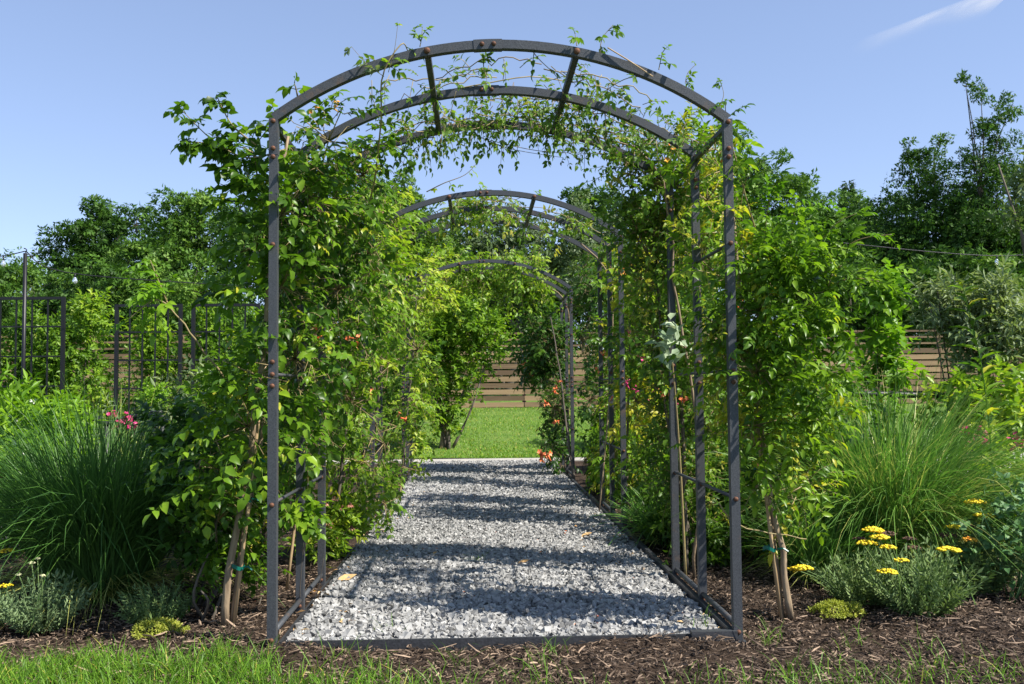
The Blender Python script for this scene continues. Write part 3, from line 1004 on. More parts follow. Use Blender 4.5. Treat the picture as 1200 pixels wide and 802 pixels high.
# ---- honeysuckle trailing over the top of the nearest arbor
hb = np.array([CX + HW + .12, ARB_Y[0] + 1.5, 0])
hl = []
tr = thing("climbing_honeysuckle", hb, "thin trailing honeysuckle draped over the top of the nearest arch", "vine", "small leaved climbers over the arches")
Geo().tubes(polyline([hb, hb + np.array([.02, -.05, 1.0]), hb + np.array([-.08, .0, 2.0]), (CX + 1.1, ARB_Y[0] + 1.45, 2.85), (CX + .6, ARB_Y[0] + 1.4, 3.1)], 18, .01), np.linspace(.012, .005, 18), 6).build("cane", M_BARK, tr, True)


def over_arch(t, y0, y1, a0, a1, n, L, ll, lw, mat, spread=.10, ncane=7, tint=.5, pairs=3, nleafobj=0):
    P = []
    gct = Geo()
    for c in range(ncane):
        s, e = sorted(rng.uniform(a0, a1, 2))
        if e - s < .25: e = s + .3
        m = 16
        a = np.linspace(s, e, m)
        y = rng.uniform(y0, y1) + np.cumsum(rng.normal(size=m) * .05)
        q = np.array([arc_pt(v, ARC_R + .03) for v in a])
        q[:, 1] = np.clip(y, y0, y1 + .1)
        q[:, 2] += np.cumsum(rng.normal(size=m)) * .012
        gct.tubes(q, .0035, 4, rng.random())
        P.append(q[rng.integers(0, m, n // ncane)] + rng.normal(size=(n // ncane, 3)) * .02)
    P = np.concatenate(P)
    n = len(P)
    D = unit(rng.normal(size=(n, 3)) * np.array([.8, .8, 1.0]) + np.array([0, 0, -.1]))
    P = P + rng.normal(size=(n, 3)) * spread * np.array([.3, .3, .5])
    U = unit(Z + rng.normal(size=(n, 3)) * .6)
    g = Geo()
    sz = .7 + .6 * rng.random(n)
    sprays(g, P, D, U, L * sz, pairs, ll * sz, lw * sz, np.clip(tint + .22 * rng.normal(size=n), 0, 1), .35, .95, False, .4, LEAF, gct)
    gct.build("stems", M_STEM, t, True, "stuff")
    g.build("foliage", mat, t, True, "stuff")


over_arch(tr, ARB_Y[0] + .9, ARB_Y[0] + 1.55, -.52, .45, 250, .15, .042, .024, G_SMALL, .10, 10)
over_arch(tr, ARB_Y[0] + .75, ARB_Y[0] + 1.55, .08, .5, 150, .15, .042, .024, G_SMALL, .14, 6)
over_arch(tr, ARB_Y[0] + .2, ARB_Y[0] + .9, .05, .35, 26, .14, .04, .022, G_SMALL, .10, 3)
over_arch(tr, ARB_Y[0] + .2, ARB_Y[0] + .9, -.35, -.15, 30, .14, .04, .022, G_SMALL, .10, 3)
for pts, nn in ((((575, 165), (640, 178), (735, 180)), 8), (((560, 160), (600, 175), (660, 185)), 7), (((703, 62), (706, 45), (718, 30)), 5), (((676, 54), (675, 46), (674, 40)), 3),
                (((492, 55), (494, 45), (495, 32)), 5), (((803, 98), (806, 86), (815, 76)), 4), (((842, 128), (848, 112), (845, 98)), 5), (((772, 82), (774, 72), (776, 62)), 3),
                (((620, 55), (632, 70), (652, 90), (660, 110)), 3), (((570, 90), (567, 80), (566, 70)), 4), (((766, 90), (735, 92), (705, 110), (685, 130)), 6)):
    dd = 4.97 if pts[0][1] < 95 else 6.45
    shoot(tr, [at(*p, dd) for p in pts], nn, .07, 2, .045, .024, G_SMALL, r0=.003, r1=.0015, tint=.45)
# canes lying along the arch
Geo().tubes(polyline([at(712, 56, 4.915), at(738, 72, 4.91), at(765, 90, 4.915)], 8), .004, 5).build("cane", M_STAKE, tr, True)
Geo().tubes(polyline([at(530, 105, 5.7), at(570, 98, 5.68), at(620, 90, 5.7), at(660, 95, 5.9)], 10), .004, 5).build("cane", M_STEM, tr, True)

# ---- the vines further in
def simple_vine(label, lobes, n, mat, canes, L=.17, pairs=3, ll=.075, lw=.042, tintc=(.55, .22), spiral=False, name="trumpet_vine", group="trumpet vines on the arbors", tpl=LEAF, nobj=0, up=.15, cat="vine", clear=None):
    b = canes[0][0][0]
    return climber(name, label, cat, b, lobes, n, nobj, BROAD, mat, L, pairs, ll, lw, .3, .5, canes, M_TRUNK, group, spiral, tpl, tintc=tintc, up=up, clear=clear)


def gp(px, d):
    return gpt(px, d)


LEFT_CLEAR = lambda P: P[:, 0] < CX - HW + np.interp(P[:, 2], [.5, .9, 1.3, 2.4], [.3, .1, .2, .38])
c0 = gp(385, 7.6)
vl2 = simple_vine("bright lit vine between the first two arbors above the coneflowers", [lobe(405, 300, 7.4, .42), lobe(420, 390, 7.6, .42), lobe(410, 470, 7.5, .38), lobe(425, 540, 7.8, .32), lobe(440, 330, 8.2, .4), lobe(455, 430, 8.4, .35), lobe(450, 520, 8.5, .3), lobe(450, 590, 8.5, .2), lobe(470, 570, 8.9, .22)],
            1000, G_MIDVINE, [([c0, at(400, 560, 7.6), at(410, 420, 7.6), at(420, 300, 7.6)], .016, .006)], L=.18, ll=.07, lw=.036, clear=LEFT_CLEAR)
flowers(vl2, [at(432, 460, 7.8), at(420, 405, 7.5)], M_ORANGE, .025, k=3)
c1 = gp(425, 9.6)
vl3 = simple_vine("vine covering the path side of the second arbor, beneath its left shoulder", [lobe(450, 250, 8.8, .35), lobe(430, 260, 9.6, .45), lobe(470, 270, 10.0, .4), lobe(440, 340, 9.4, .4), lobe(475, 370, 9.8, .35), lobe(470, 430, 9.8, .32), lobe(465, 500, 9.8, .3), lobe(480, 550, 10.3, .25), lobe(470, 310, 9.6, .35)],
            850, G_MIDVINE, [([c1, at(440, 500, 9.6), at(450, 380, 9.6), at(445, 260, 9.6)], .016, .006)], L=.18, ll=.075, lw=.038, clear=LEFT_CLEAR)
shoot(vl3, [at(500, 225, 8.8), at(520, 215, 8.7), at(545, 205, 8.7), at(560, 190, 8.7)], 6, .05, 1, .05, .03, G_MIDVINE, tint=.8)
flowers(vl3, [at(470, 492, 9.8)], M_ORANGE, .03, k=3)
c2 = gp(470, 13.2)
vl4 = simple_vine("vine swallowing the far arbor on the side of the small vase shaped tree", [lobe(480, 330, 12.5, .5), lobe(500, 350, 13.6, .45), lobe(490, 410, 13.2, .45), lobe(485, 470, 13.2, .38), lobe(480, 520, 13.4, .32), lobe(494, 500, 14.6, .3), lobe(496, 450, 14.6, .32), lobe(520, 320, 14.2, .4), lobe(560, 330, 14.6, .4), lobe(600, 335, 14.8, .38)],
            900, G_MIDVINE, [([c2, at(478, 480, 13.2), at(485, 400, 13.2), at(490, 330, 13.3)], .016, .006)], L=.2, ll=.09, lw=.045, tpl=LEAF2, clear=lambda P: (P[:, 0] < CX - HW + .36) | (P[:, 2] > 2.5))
over = thing("climbing_rose", gp(680, 9.9), "sparse climber on the second arbor's top with a few leaves", "vine", "small leaved climbers over the arches")
Geo().tubes(polyline([gp(700, 9.9), at(715, 450, 9.9), at(715, 330, 9.9), at(680, 285, 9.9)], 12), .008, 6).build("cane", M_BARK, over, True)
over_arch(over, ARB_Y[1] + .6, ARB_Y[1] + 1.6, -.55, .5, 170, .16, .06, .034, G_SMALL, .12, 8)
over_arch(over, ARB_Y[1] + .1, ARB_Y[1] + .8, -.3, .1, 14, .14, .055, .03, G_SMALL, .1, 2)
over2 = thing("climbing_rose", gp(655, 14.6), "thick tangle of small leaves over the far arbor's top", "vine", "small leaved climbers over the arches")
Geo().tubes(polyline([gp(660, 14.6), at(668, 450, 14.6), at(665, 360, 14.6), at(640, 335, 14.6)], 12), .01, 6).build("cane", M_BARK, over2, True)
over_arch(over2, ARB_Y[2] + .1, ARB_Y[2] + 1.6, -.6, .55, 420, .2, .075, .042, G_MIDVINE, .3, 10, .4)

# right side: shaded wall of vines
c3 = gp(800, 6.75)
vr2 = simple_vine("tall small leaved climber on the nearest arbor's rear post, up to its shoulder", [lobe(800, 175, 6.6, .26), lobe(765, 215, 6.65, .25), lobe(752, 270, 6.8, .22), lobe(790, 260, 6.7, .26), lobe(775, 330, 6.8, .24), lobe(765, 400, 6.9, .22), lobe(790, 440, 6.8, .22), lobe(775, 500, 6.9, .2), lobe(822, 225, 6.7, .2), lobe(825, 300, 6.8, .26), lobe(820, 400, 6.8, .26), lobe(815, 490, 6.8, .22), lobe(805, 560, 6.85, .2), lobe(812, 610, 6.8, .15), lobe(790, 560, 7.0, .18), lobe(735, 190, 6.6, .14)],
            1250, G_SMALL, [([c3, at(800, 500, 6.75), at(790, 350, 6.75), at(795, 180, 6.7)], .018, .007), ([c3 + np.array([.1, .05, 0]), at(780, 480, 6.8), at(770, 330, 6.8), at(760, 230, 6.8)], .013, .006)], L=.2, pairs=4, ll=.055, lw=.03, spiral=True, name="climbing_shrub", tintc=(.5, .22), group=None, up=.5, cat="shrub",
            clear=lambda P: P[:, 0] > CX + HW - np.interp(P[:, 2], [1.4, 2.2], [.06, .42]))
flowers(vr2, [at(770, 455, 7.2), at(790, 470, 7.2), at(735, 450, 7.6)], M_MAGENTA, .02, k=4)
flowers(vr2, [at(735, 310, 7.4), at(728, 318, 7.4)], M_AMBER, .025, k=3)
for tip in ((728, 240), (735, 165), (722, 200)):
    shoot(vr2, [at(760, 300, 6.8), at((750 + tip[0]) / 2, (290 + tip[1]) / 2, 6.8), at(*tip, 6.8)], 10, .1, 2, .05, .028, G_SMALL, tint=.6)
c4 = gp(732, 9.5)
vr3 = simple_vine("shaded vine with red flowers on the second arbor's open side", [lobe(750, 330, 9.0, .3), lobe(750, 400, 9.0, .3), lobe(745, 470, 9.1, .26), lobe(745, 540, 9.1, .24), lobe(725, 400, 10.4, .34), lobe(715, 470, 10.4, .3), lobe(725, 330, 10.4, .36), lobe(720, 540, 10.5, .28), lobe(770, 300, 9.3, .3), lobe(785, 380, 9.3, .3)],
            1300, G_TRUMPET, [([c4, at(735, 500, 9.4), at(738, 400, 9.4), at(740, 310, 9.4)], .016, .006)], L=.17, ll=.07, lw=.04, clear=lambda P: P[:, 0] > CX + HW + .03)
flowers(vr3, [at(706, 415, 9.2), at(700, 432, 9.4), at(722, 468, 9.2), at(718, 400, 9.2)], M_ORANGE, .02, k=3)
c5 = gp(672, 13.4)
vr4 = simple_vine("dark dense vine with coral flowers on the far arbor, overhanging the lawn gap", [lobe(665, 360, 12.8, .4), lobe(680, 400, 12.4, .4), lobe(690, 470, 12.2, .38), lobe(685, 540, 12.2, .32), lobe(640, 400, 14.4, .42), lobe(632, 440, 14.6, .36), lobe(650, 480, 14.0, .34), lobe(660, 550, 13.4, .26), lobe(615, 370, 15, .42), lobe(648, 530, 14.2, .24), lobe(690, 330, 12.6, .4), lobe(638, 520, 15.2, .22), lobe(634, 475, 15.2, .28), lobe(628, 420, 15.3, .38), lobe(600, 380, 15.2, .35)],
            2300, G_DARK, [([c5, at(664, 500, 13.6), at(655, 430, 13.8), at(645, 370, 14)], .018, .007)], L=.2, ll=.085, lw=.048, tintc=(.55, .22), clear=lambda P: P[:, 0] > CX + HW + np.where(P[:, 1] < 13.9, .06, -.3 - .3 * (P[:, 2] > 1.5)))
flowers(vr4, [at(636, 532, 13.0)], M_ORANGE, .055, k=7)
flowers(vr4, [at(655, 450, 13.2), at(648, 456, 13.4), at(643, 475, 13.2), at(652, 496, 13.2), at(615, 428, 14.6), at(622, 440, 14.4)], M_ORANGE, .035, k=3)

for px, d, h, x0, lab, m in ((0, 7.6, .7, 1.9, "low shrub at the mulch edge past the nearest arbor", 0), (0, 8.5, .8, 1.85, "low shrub just before the second arbor's front post", 1), (0, 10.9, .8, 1.85, "low shrub past the second arbor's rear post", 0), (0, 12.0, .9, 1.85, "low shrub at the gravel edge before the far arbor", 1), (0, 7.2, 1.0, 2.5, "leafy shrub seen between the nearest arbor's lit posts", 1), (0, 8.3, 1.5, 3.0, "shaded shrub beyond the nearest arbor's rear climber", 0), (0, 9.6, 1.6, 2.9, "shrub filling the view behind the second arbor's front post", 1),
                          (0, 11.2, 1.7, 2.7, "shrub with glossy leaves behind the second arbor's rear post", 0), (0, 12.6, 2.0, 2.9, "shrub between the second and far arbors", 1), (0, 15.0, 2.6, 2.8, "tall shrub behind the far arbor's open side", 0), (0, 13.8, 3.2, 4.2, "tall shrub deep in the bed beside the far arbor", 1)):
    bb = np.array([x0, d, 0.0])
    rs = .42 if h > .95 else .27
    ll_ = [(x0 + rng.normal() * .1, d + rng.normal() * .15, h * f, rs, rs, .26, 1) for f in (.25, .45, .65, .85)] + [(x0 - rs * .6, d, h * .3, rs * .8, rs * .8, .25, .8), (x0 + .35, d + .1, h * .5, .4, .4, .3, .8)]
    t_ = thing("bed_shrub", bb, lab, "shrub", "shrubs in the shaded bed")
    P, dd, k = in_lobes(ll_, int(170 * h + 200), .3)
    ok = P[:, 2] > .05
    P, dd = P[ok], dd[ok]
    D, U = spray_dirs(dd, .8, .5)
    g = Geo()
    sz = .7 + .6 * rng.random(len(P))
    sprays(g, P, D, U, .2 * sz, 4, .075 * sz, .038 * sz, np.clip(.5 + .24 * rng.normal(size=len(P)), 0, 1), .25, 1.0, True, .35, LEAF2)
    g.build("foliage", G_TRUMPET if m else G_SMALL, t_, True, "stuff")
    for q in range(4):
        e = np.array(ll_[q][:3])
        Geo().tubes(polyline([bb + rng.normal(size=3) * np.array([.05, .05, 0]), (bb + e) / 2 + rng.normal(size=3) * .06, e], 7), np.linspace(.012, .004, 7), 5).build("stem", M_TRUNK, t_, True)

flowers(vr3, [at(745, 455, 8.7), at(760, 470, 8.7), at(738, 390, 8.8), at(752, 420, 8.7)], M_MAGENTA, .022, k=3)
flowers(vr2, [at(800, 470, 6.5), at(778, 462, 6.55)], M_ORANGE, .022, k=3)
# pale leaved shoot in front of the shaded side
pt = thing("pale_leaf_shrub", gp(800, 6.35), "pale silvery shoot with broad leaves against the shaded vines", "shrub")
Geo().tubes(polyline([gp(800, 6.35), at(798, 560, 6.35), at(792, 470, 6.3), at(785, 395, 6.25)], 10), np.linspace(.01, .004, 10), 6).build("stem", M_STEM, pt, True)
for j in range(26):
    p = at(786 + rng.normal() * 9, 405 + rng.normal() * 14, 6.2 + rng.normal() * .06)
    g = Geo()
    d = unit(np.array([rng.normal() * .7, -.3 + rng.normal() * .4, .25 + rng.normal() * .5]))
    g.leaves(np.zeros((1, 3)), d[None], unit(np.array([[rng.normal() * .4, -.5, .8]])), .1 + .03 * rng.random(), .055, rng.random(), LEAF)
    link("leaf", g.mesh("leaf", G_PALE, True), pt, p)

# ------------------------------------------------------------------ shrubs, perennials, grasses
def shrub(name, label, cat, base, lobes, n, mat, L=.18, pairs=4, ll=.06, lw=.03, spiral=True, tintc=(.5, .22), tpl=LEAF2, stems=5, r=.012, group=None, shell=.35, up=.5, stem_mat=None):
    t = thing(name, base, label, cat, group)
    P, d, k = in_lobes(lobes, n, shell)
    ok = P[:, 2] > base[2] + .04
    P, d, k = P[ok], d[ok], k[ok]
    D, U = spray_dirs(d, .8, up)
    tint = np.clip(tintc[0] + (rng.normal(size=len(lobes)) * .1)[k] + tintc[1] * rng.normal(size=len(P)), 0, 1)
    g, st = Geo(), Geo()
    sz = .7 + .6 * rng.random(len(P))
    sprays(g, P - D * L * .5, D, U, L * sz, pairs, ll * sz, lw * sz, tint, .2, 1.0, spiral, .35, tpl, None)
    g.build("foliage", mat, t, True, "stuff")
    lb = np.array(lobes)
    for s in range(stems):
        q = lb[rng.integers(0, len(lb)), :3] + rng.normal(size=3) * .1
        b = np.array(base) + np.array([rng.normal() * r * 3, rng.normal() * r * 3, -.02])
        pts = polyline([b, b * .45 + q * .55 + rng.normal(size=3) * .05, q], 8)
        Geo().tubes(pts, np.linspace(r, r * .35, 8), 6, rng.random()).build("stem", stem_mat or M_TRUNK, t, True)
    return t


def grass_clump(label, base, n, h, spread, mat, group="ornamental grass clumps", w=.009, tintc=(.45, .22), lean=.55, bend=.55):
    t = thing("grass_clump", base, label, "ornamental grass", group)
    a = rng.random(n) * 6.283
    rr = np.sqrt(rng.random(n)) * spread * .28
    P = np.stack([base[0] + np.cos(a) * rr, base[1] + np.sin(a) * rr, np.full(n, base[2])], 1)
    a2 = a + rng.normal(size=n) * .5
    ln = rng.random(n) ** .8 * lean
    D = np.stack([np.cos(a2) * ln, np.sin(a2) * ln, np.ones(n)], 1)
    L = h * (.65 + .5 * rng.random(n))
    g = Geo()
    g.blades(P, D, L, w * (.6 + .7 * rng.random(n)), bend * (.35 + 1.0 * rng.random(n)) * (.5 + ln), np.clip(tintc[0] + tintc[1] * rng.normal(size=n), 0, .93), 7)
    m = n // 8                                     # dry old blades at the foot
    P2 = P[:m]
    D2 = np.stack([np.cos(a2[:m]) * .6, np.sin(a2[:m]) * .6, np.full(m, .8)], 1)
    g.blades(P2, D2, h * .4 * (.5 + rng.random(m)), w * .8, 1.0, 1.0, 5)
    g.build("foliage", mat, t, True, "stuff")
    return t


gl = gp(122, 6.3)
grass_clump("large dark ornamental grass clump in the shade beside the silvery yarrow", gl, 3000, 1.55, .95, G_GRASSCLUMP, tintc=(.17, .2), lean=.55, bend=.62)  # low tint: the vine's shade is partly put into the blade colour
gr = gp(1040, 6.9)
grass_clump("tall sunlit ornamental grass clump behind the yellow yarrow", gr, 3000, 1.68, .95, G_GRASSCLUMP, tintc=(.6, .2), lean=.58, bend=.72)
grass_clump("fine grass tuft behind the sunlit clump near the magenta phlox", gp(1130, 7.6), 1400, .95, .9, G_GRASSCLUMP, tintc=(.6, .2), lean=.9, w=.006)
grass_clump("loose green tuft between the vine trunk and the sunlit grass clump", gp(955, 6.5), 700, .8, .6, G_GRASSCLUMP, tintc=(.45, .2), lean=.7)
grass_clump("low strappy clump at the shaded foot of the vines past the nearest arbor", gp(775, 8.0), 500, .6, .5, G_GRASSCLUMP, tintc=(.55, .2), w=.02, lean=.7)
for px, d in ((762, 8.0), (815, 6.9), (770, 9.2)):
    shrub("green_perennial", {762: "low leafy perennial at the edge of the gravel below the shaded vines", 815: "low leafy perennial between the posts of the nearest arbor", 770: "leafy perennial behind the low strappy clump"}[px], "perennial", gp(px, d), [(*(gp(px, d) + np.array([.08, 0, .2])), .16, .22, .2, 1)], 100, G_TRUMPET, L=.15, ll=.07, lw=.03, group="low perennials on the shaded side")
# dry seed stalks rising from the dark clump
seed = thing("seed_stalks", gp(150, 6.9), "pale dry grass stalks standing above the dark grass clump", "grass stalks")
g = Geo()
n = 9
P = np.repeat(gp(150, 6.9)[None], n, 0) + rng.normal(size=(n, 3)) * np.array([.08, .08, 0])
g.blades(P, np.stack([rng.normal(size=n) * .12, rng.normal(size=n) * .1, np.ones(n)], 1), 1.5 + .2 * rng.random(n), .009, .12, .98, 6)
g.build("foliage", G_GRASSCLUMP, seed, True, "stuff")


def yarrow(label, base, r, h, n, mat, heads, group="yarrow plants", fmats=(None,)):
    """feathery mound with flat flower heads: heads = [(point, radius, material)]"""
    t = thing("yarrow", base, label, "yarrow", group)
    g = Geo()
    a = rng.random(n) * 6.283
    rr = np.sqrt(rng.random(n)) * r * .6
    P = np.stack([base[0] + np.cos(a) * rr, base[1] + np.sin(a) * rr, base[2] + .0 * a], 1)
    D = np.stack([np.cos(a) * rr / r * 1.0 + rng.normal(size=n) * .2, np.sin(a) * rr / r * 1.0 + rng.normal(size=n) * .2, .9 + 0 * a], 1)
    U = unit(rng.normal(size=(n, 3)))
    L = h * (.5 + .6 * rng.random(n))
    sprays(g, P, D, U, L, 8, L * .16, L * .05, np.clip(.5 + .25 * rng.normal(size=n), 0, 1), .25 * rr / r, .9, False, .1, LEAF2, g)
    g.build("foliage", mat, t, True, "stuff")
    for c, hr, fm in heads:
        c = np.array(c)
        b = np.array(base) + (c - np.array(base)) * np.array([.35, .35, 0]) + np.array([0, 0, .05])
        st = Geo().tubes(polyline([b, (b + c) / 2 + np.array([0, 0, .03]), c], 6), .003, 4).build("flower_stalk", G_YARROW, t, True)
        gg = Geo()
        k = 46
        a = rng.random(k) * 6.283
        q = np.sqrt(rng.random(k)) * hr
        C = c + np.stack([np.cos(a) * q, np.sin(a) * q, .25 * hr * (1 - (q / hr) ** 2) + rng.normal(size=k) * .002], 1)
        octv = np.array([[1, 0, 0], [-1, 0, 0], [0, 1, 0], [0, -1, 0], [0, 0, 1], [0, 0, -1]], float) * hr * .24
        octf = np.array([[0, 2, 4], [2, 1, 4], [1, 3, 4], [3, 0, 4], [2, 0, 5], [1, 2, 5], [3, 1, 5], [0, 3, 5]])
        gg.add((C[:, None] + octv * np.array([1, 1, .6])).reshape(-1, 3), (octf[None] + (np.arange(k) * 6)[:, None, None]).reshape(-1, 3), np.repeat(rng.random(k), 8))
        gg.build("flower_head", fm, t, True)
    return t


yb = gp(52, 5.42)
yarrow("silvery feathery yarrow mound with cream buds in front of the dark grass clump", yb, .16, .3, 120, G_SILVER,
       [(at(37, 660, 5.4), .018, M_CREAM), (at(50, 675, 5.35), .016, M_CREAM), (at(22, 674, 5.35), .016, M_CREAM), (at(44, 655, 5.45), .014, M_CREAM)])
yarrow("small yellow flowered yarrow at the picture's edge beside the silvery mound", gp(-12, 5.5), .14, .24, 60, G_YARROW, [(at(7, 687, 5.4), .035, M_YELLOW), (at(8, 646, 5.8), .04, M_YELLOW)])
yarrow("dim green yarrow mound at the foot of the dark grass clump", gp(185, 5.55), .2, .22, 130, G_YARROW, [])
yr = gp(1068, 5.42)
yarrow("large grey green yarrow mound with yellow flower heads near the mulch edge", yr, .2, .36, 190, G_YARROW,
       [(at(1023, 622, 5.45), 0.060, M_YELLOW), (at(1030, 630, 5.4), 0.053, M_YELLOW), (at(1016, 637, 5.4), 0.053, M_YELLOW), (at(1040, 642, 5.38), 0.045, M_YELLOW), (at(1040, 671, 5.3), 0.053, M_YELLOW),
        (at(1056, 657, 5.4), 0.039, M_YELLOW), (at(1112, 645, 5.35), 0.062, M_YELLOW), (at(1007, 632, 5.5), 0.036, M_BROWNFL), (at(1041, 626, 5.5), 0.042, M_BROWNFL)])
y2 = gp(1010, 5.75)
yarrow("shaded yarrow mound with withered heads between vine trunk and big yarrow", y2, .28, .3, 180, G_YARROW,
       [(at(940, 667, 5.45), 0.060, M_YELLOW), (at(932, 668, 5.5), 0.045, M_YELLOW), (at(1070, 643, 5.8), 0.049, M_BROWNFL), (at(1065, 632, 5.9), 0.042, M_BROWNFL)])
y3 = gp(1130, 6.0)
yarrow("tall stalked yarrow with yellow heads between grass clump and bluish plant", y3, .26, .4, 160, G_YARROW,
       [(at(1143, 589, 5.9), 0.060, M_YELLOW), (at(1153, 605, 5.85), 0.062, M_YELLOW), (at(1118, 618, 6.0), 0.049, M_YELLOW), (at(1136, 633, 5.8), 0.048, M_AMBER), (at(1110, 628, 6.0), 0.056, M_BROWNFL), (at(1143, 618, 6.0), 0.048, M_BROWNFL)])


def sedum(label, base, r, n):
    t = thing("sedum", base, label, "sedum", "yellow sedum mats")
    g = Geo()
    a = rng.random(n) * 6.283
    q = np.sqrt(rng.random(n)) * r * (1 + .25 * np.sin(3 * a + 1))
    P = np.stack([base[0] + np.cos(a) * q, base[1] + np.sin(a) * q * .75, .01 + .05 * (1 - (q / r) ** 2).clip(0) + .012 * rng.random(n)], 1)
    D = unit(np.stack([np.cos(a) * .5, np.sin(a) * .5, np.ones(n)], 1) + rng.normal(size=(n, 3)) * .4)
    sprays(g, P, D, unit(rng.normal(size=(n, 3))), .03, 3, .014, .007, np.clip(.55 + .25 * rng.normal(size=n), 0, 1), .1, 1.0, True, .1, LEAF2)
    g.build("foliage", G_SEDUM, t, True, "stuff")


sedum("pale yellow sedum mat on the mulch beneath the dark grass clump", gp(187, 5.27), .13, 420)
sedum("yellow green sedum mat on the mulch beside the right vine trunk", gp(972, 5.42), .12, 380)
sedum("small green sedum patch touching the yellow mat near the big yarrow", gp(993, 5.38), .05, 120)

# rounded bluish plant at the edge
bp = gp(1185, 5.75)
bt = thing("wild_indigo", bp, "bluish green plant with round leaves at the bed's edge beside the yarrow", "plant")
P, d, k = in_lobes([(bp[0], bp[1], .35, .28, .28, .3, 1), (bp[0] + .1, bp[1] + .1, .55, .25, .25, .2, .6)], 260, .5)
P = P[P[:, 2] > .05]
n = len(P)
g = Geo()
dd = unit(rng.normal(size=(n, 3)) + Z * .6)
sprays(g, P, dd, unit(Z + rng.normal(size=(n, 3)) * .5), .07, 1, .055, .036, np.clip(.5 + .25 * rng.normal(size=n), 0, 1), .1, 1.0, False, .1, LEAF, g)
g.build("foliage", G_BLUE, bt, True, "stuff")
for j in range(9):
    q = np.array([bp[0] + rng.normal() * .14, bp[1] + rng.normal() * .12, .45 + .15 * rng.random()])
    Geo().tubes(polyline([bp + rng.normal(size=3) * np.array([.04, .04, 0]), (bp + q) / 2, q], 5), .005, 5).build("stem", G_BLUE, bt, True)

# tall upright plant with lance leaves
def lance(label, base, pts, n, mat, ll=.16, lw=.028, r=.008):
    t = thing("tall_milkweed", base, label, "plant", "tall lance leaved stems")
    q = polyline([base] + pts, 26)
    Geo().tubes(q, np.linspace(r, r * .35, 26), 6).build("stem", G_LIME, t, True)
    protos = []
    for j in range(3):
        g = Geo()
        g.leaves(np.zeros((1, 3)), np.array([[1.0, 0, 0]]), np.array([[0, 0, 1.0]]), 1.0, .2, .35 + .25 * j, LEAF)
        protos.append(g.mesh("leaf", mat, True))
    for j in range(n):
        s = 8 + 17.5 * j / n
        i = min(int(s), 24)
        p = q[i] + (q[i + 1] - q[i]) * (s - i)
        tn = unit(q[i + 1] - q[i])
        th = j * 1.65 + rng.random() * .4
        sd = np.array([math.cos(th), math.sin(th), 0])
        D = unit(tn * .55 + sd)
        o = bpy.data.objects.new("leaf", protos[j % 3])
        COL.objects.link(o)
        o.parent = t
        orient(o, p - np.array(base), D, unit(tn - sd * .5), ll * (1.15 - .55 * j / n))
    return t


lance("tall single stem with lance shaped leaves rising before the grey green shrub", gp(1172, 7.0), [at(1165, 560, 7.0), at(1152, 440, 6.95), at(1128, 335, 6.9)], 46, G_TRUMPET, .24)
lance("short leaning stem with lance leaves above the sunlit grass clump", gp(1045, 7.2), [at(1045, 560, 7.2), at(1035, 480, 7.15), at(1012, 420, 7.1)], 26, G_TRUMPET, .17)

# background perennials and shrubs, right
b = gp(1130, 9.4)
shrub("butterfly_bush", "grey green shrub with narrow leaves behind the tall lance leaved stem", "shrub", b,
      [lobe(1120, 370, 9.4, .35), lobe(1155, 365, 9.2, .38), lobe(1185, 400, 9.2, .38), lobe(1150, 415, 9.2, .3), lobe(1095, 345, 9.4, .2), lobe(1170, 345, 9.4, .22)], 420, G_OLIVE, L=.3, pairs=6, ll=.11, lw=.026, up=.8, tintc=(.75, .2))
b = gp(1047, 10.4)
shrub("maple_sapling", "lime green maple sapling on a thin pale trunk before the fence", "sapling", b,
      [lobe(1038, 350, 10.4, .22), lobe(1038, 395, 10.4, .26), lobe(1028, 430, 10.3, .2), lobe(1046, 435, 10.4, .2), lobe(1045, 325, 10.4, .15)], 260, G_LIME, L=.2, pairs=2, ll=.1, lw=.075, spiral=False, tintc=(.5, .2), stems=3)
b = gp(1160, 9.0)
shrub("broadleaf_shrub", "bright green broad leaved shrub above the magenta phlox", "shrub", b, [lobe(1120, 480, 8.8, .34), lobe(1165, 470, 8.8, .4), lobe(1195, 490, 8.8, .35), lobe(1150, 510, 8.6, .3)], 330, G_MIDVINE, L=.18, pairs=3, ll=.1, lw=.055, tintc=(.6, .2))
b = gp(1330, 6.4)
shrub("grey_leaf_tree", "grey green leafy branches reaching in from beyond the picture's edge", "tree", b, [lobe(1192, 215, 6.4, .1), lobe(1215, 250, 6.4, .18), lobe(1228, 195, 6.4, .17), lobe(1188, 250, 6.3, .08), lobe(1270, 240, 6.4, .3)], 210, G_OLIVE, L=.22, pairs=5, ll=.075, lw=.028, up=.9, r=.016, tintc=(.7, .2))
shrub("green_perennial", "leafy green growth behind the nearest right vine trunk", "perennial", gp(960, 7.6), [lobe(960, 530, 7.6, .32), lobe(940, 590, 7.2, .3), lobe(985, 510, 8, .3), lobe(920, 520, 7.4, .33), lobe(935, 450, 8.2, .25)], 360, G_TRUMPET, L=.2, pairs=4, ll=.07, lw=.03, tintc=(.6, .25), group="leafy perennials behind the vines")
shrub("green_perennial", "lime tinted perennial standing before the black rail", "perennial", gp(1000, 8.8), [lobe(992, 470, 8.8, .22), lobe(1030, 485, 8.6, .22), lobe(1010, 505, 8.6, .25)], 150, G_LIME, L=.22, pairs=4, ll=.08, lw=.025, group="leafy perennials behind the vines", tintc=(.4, .2))
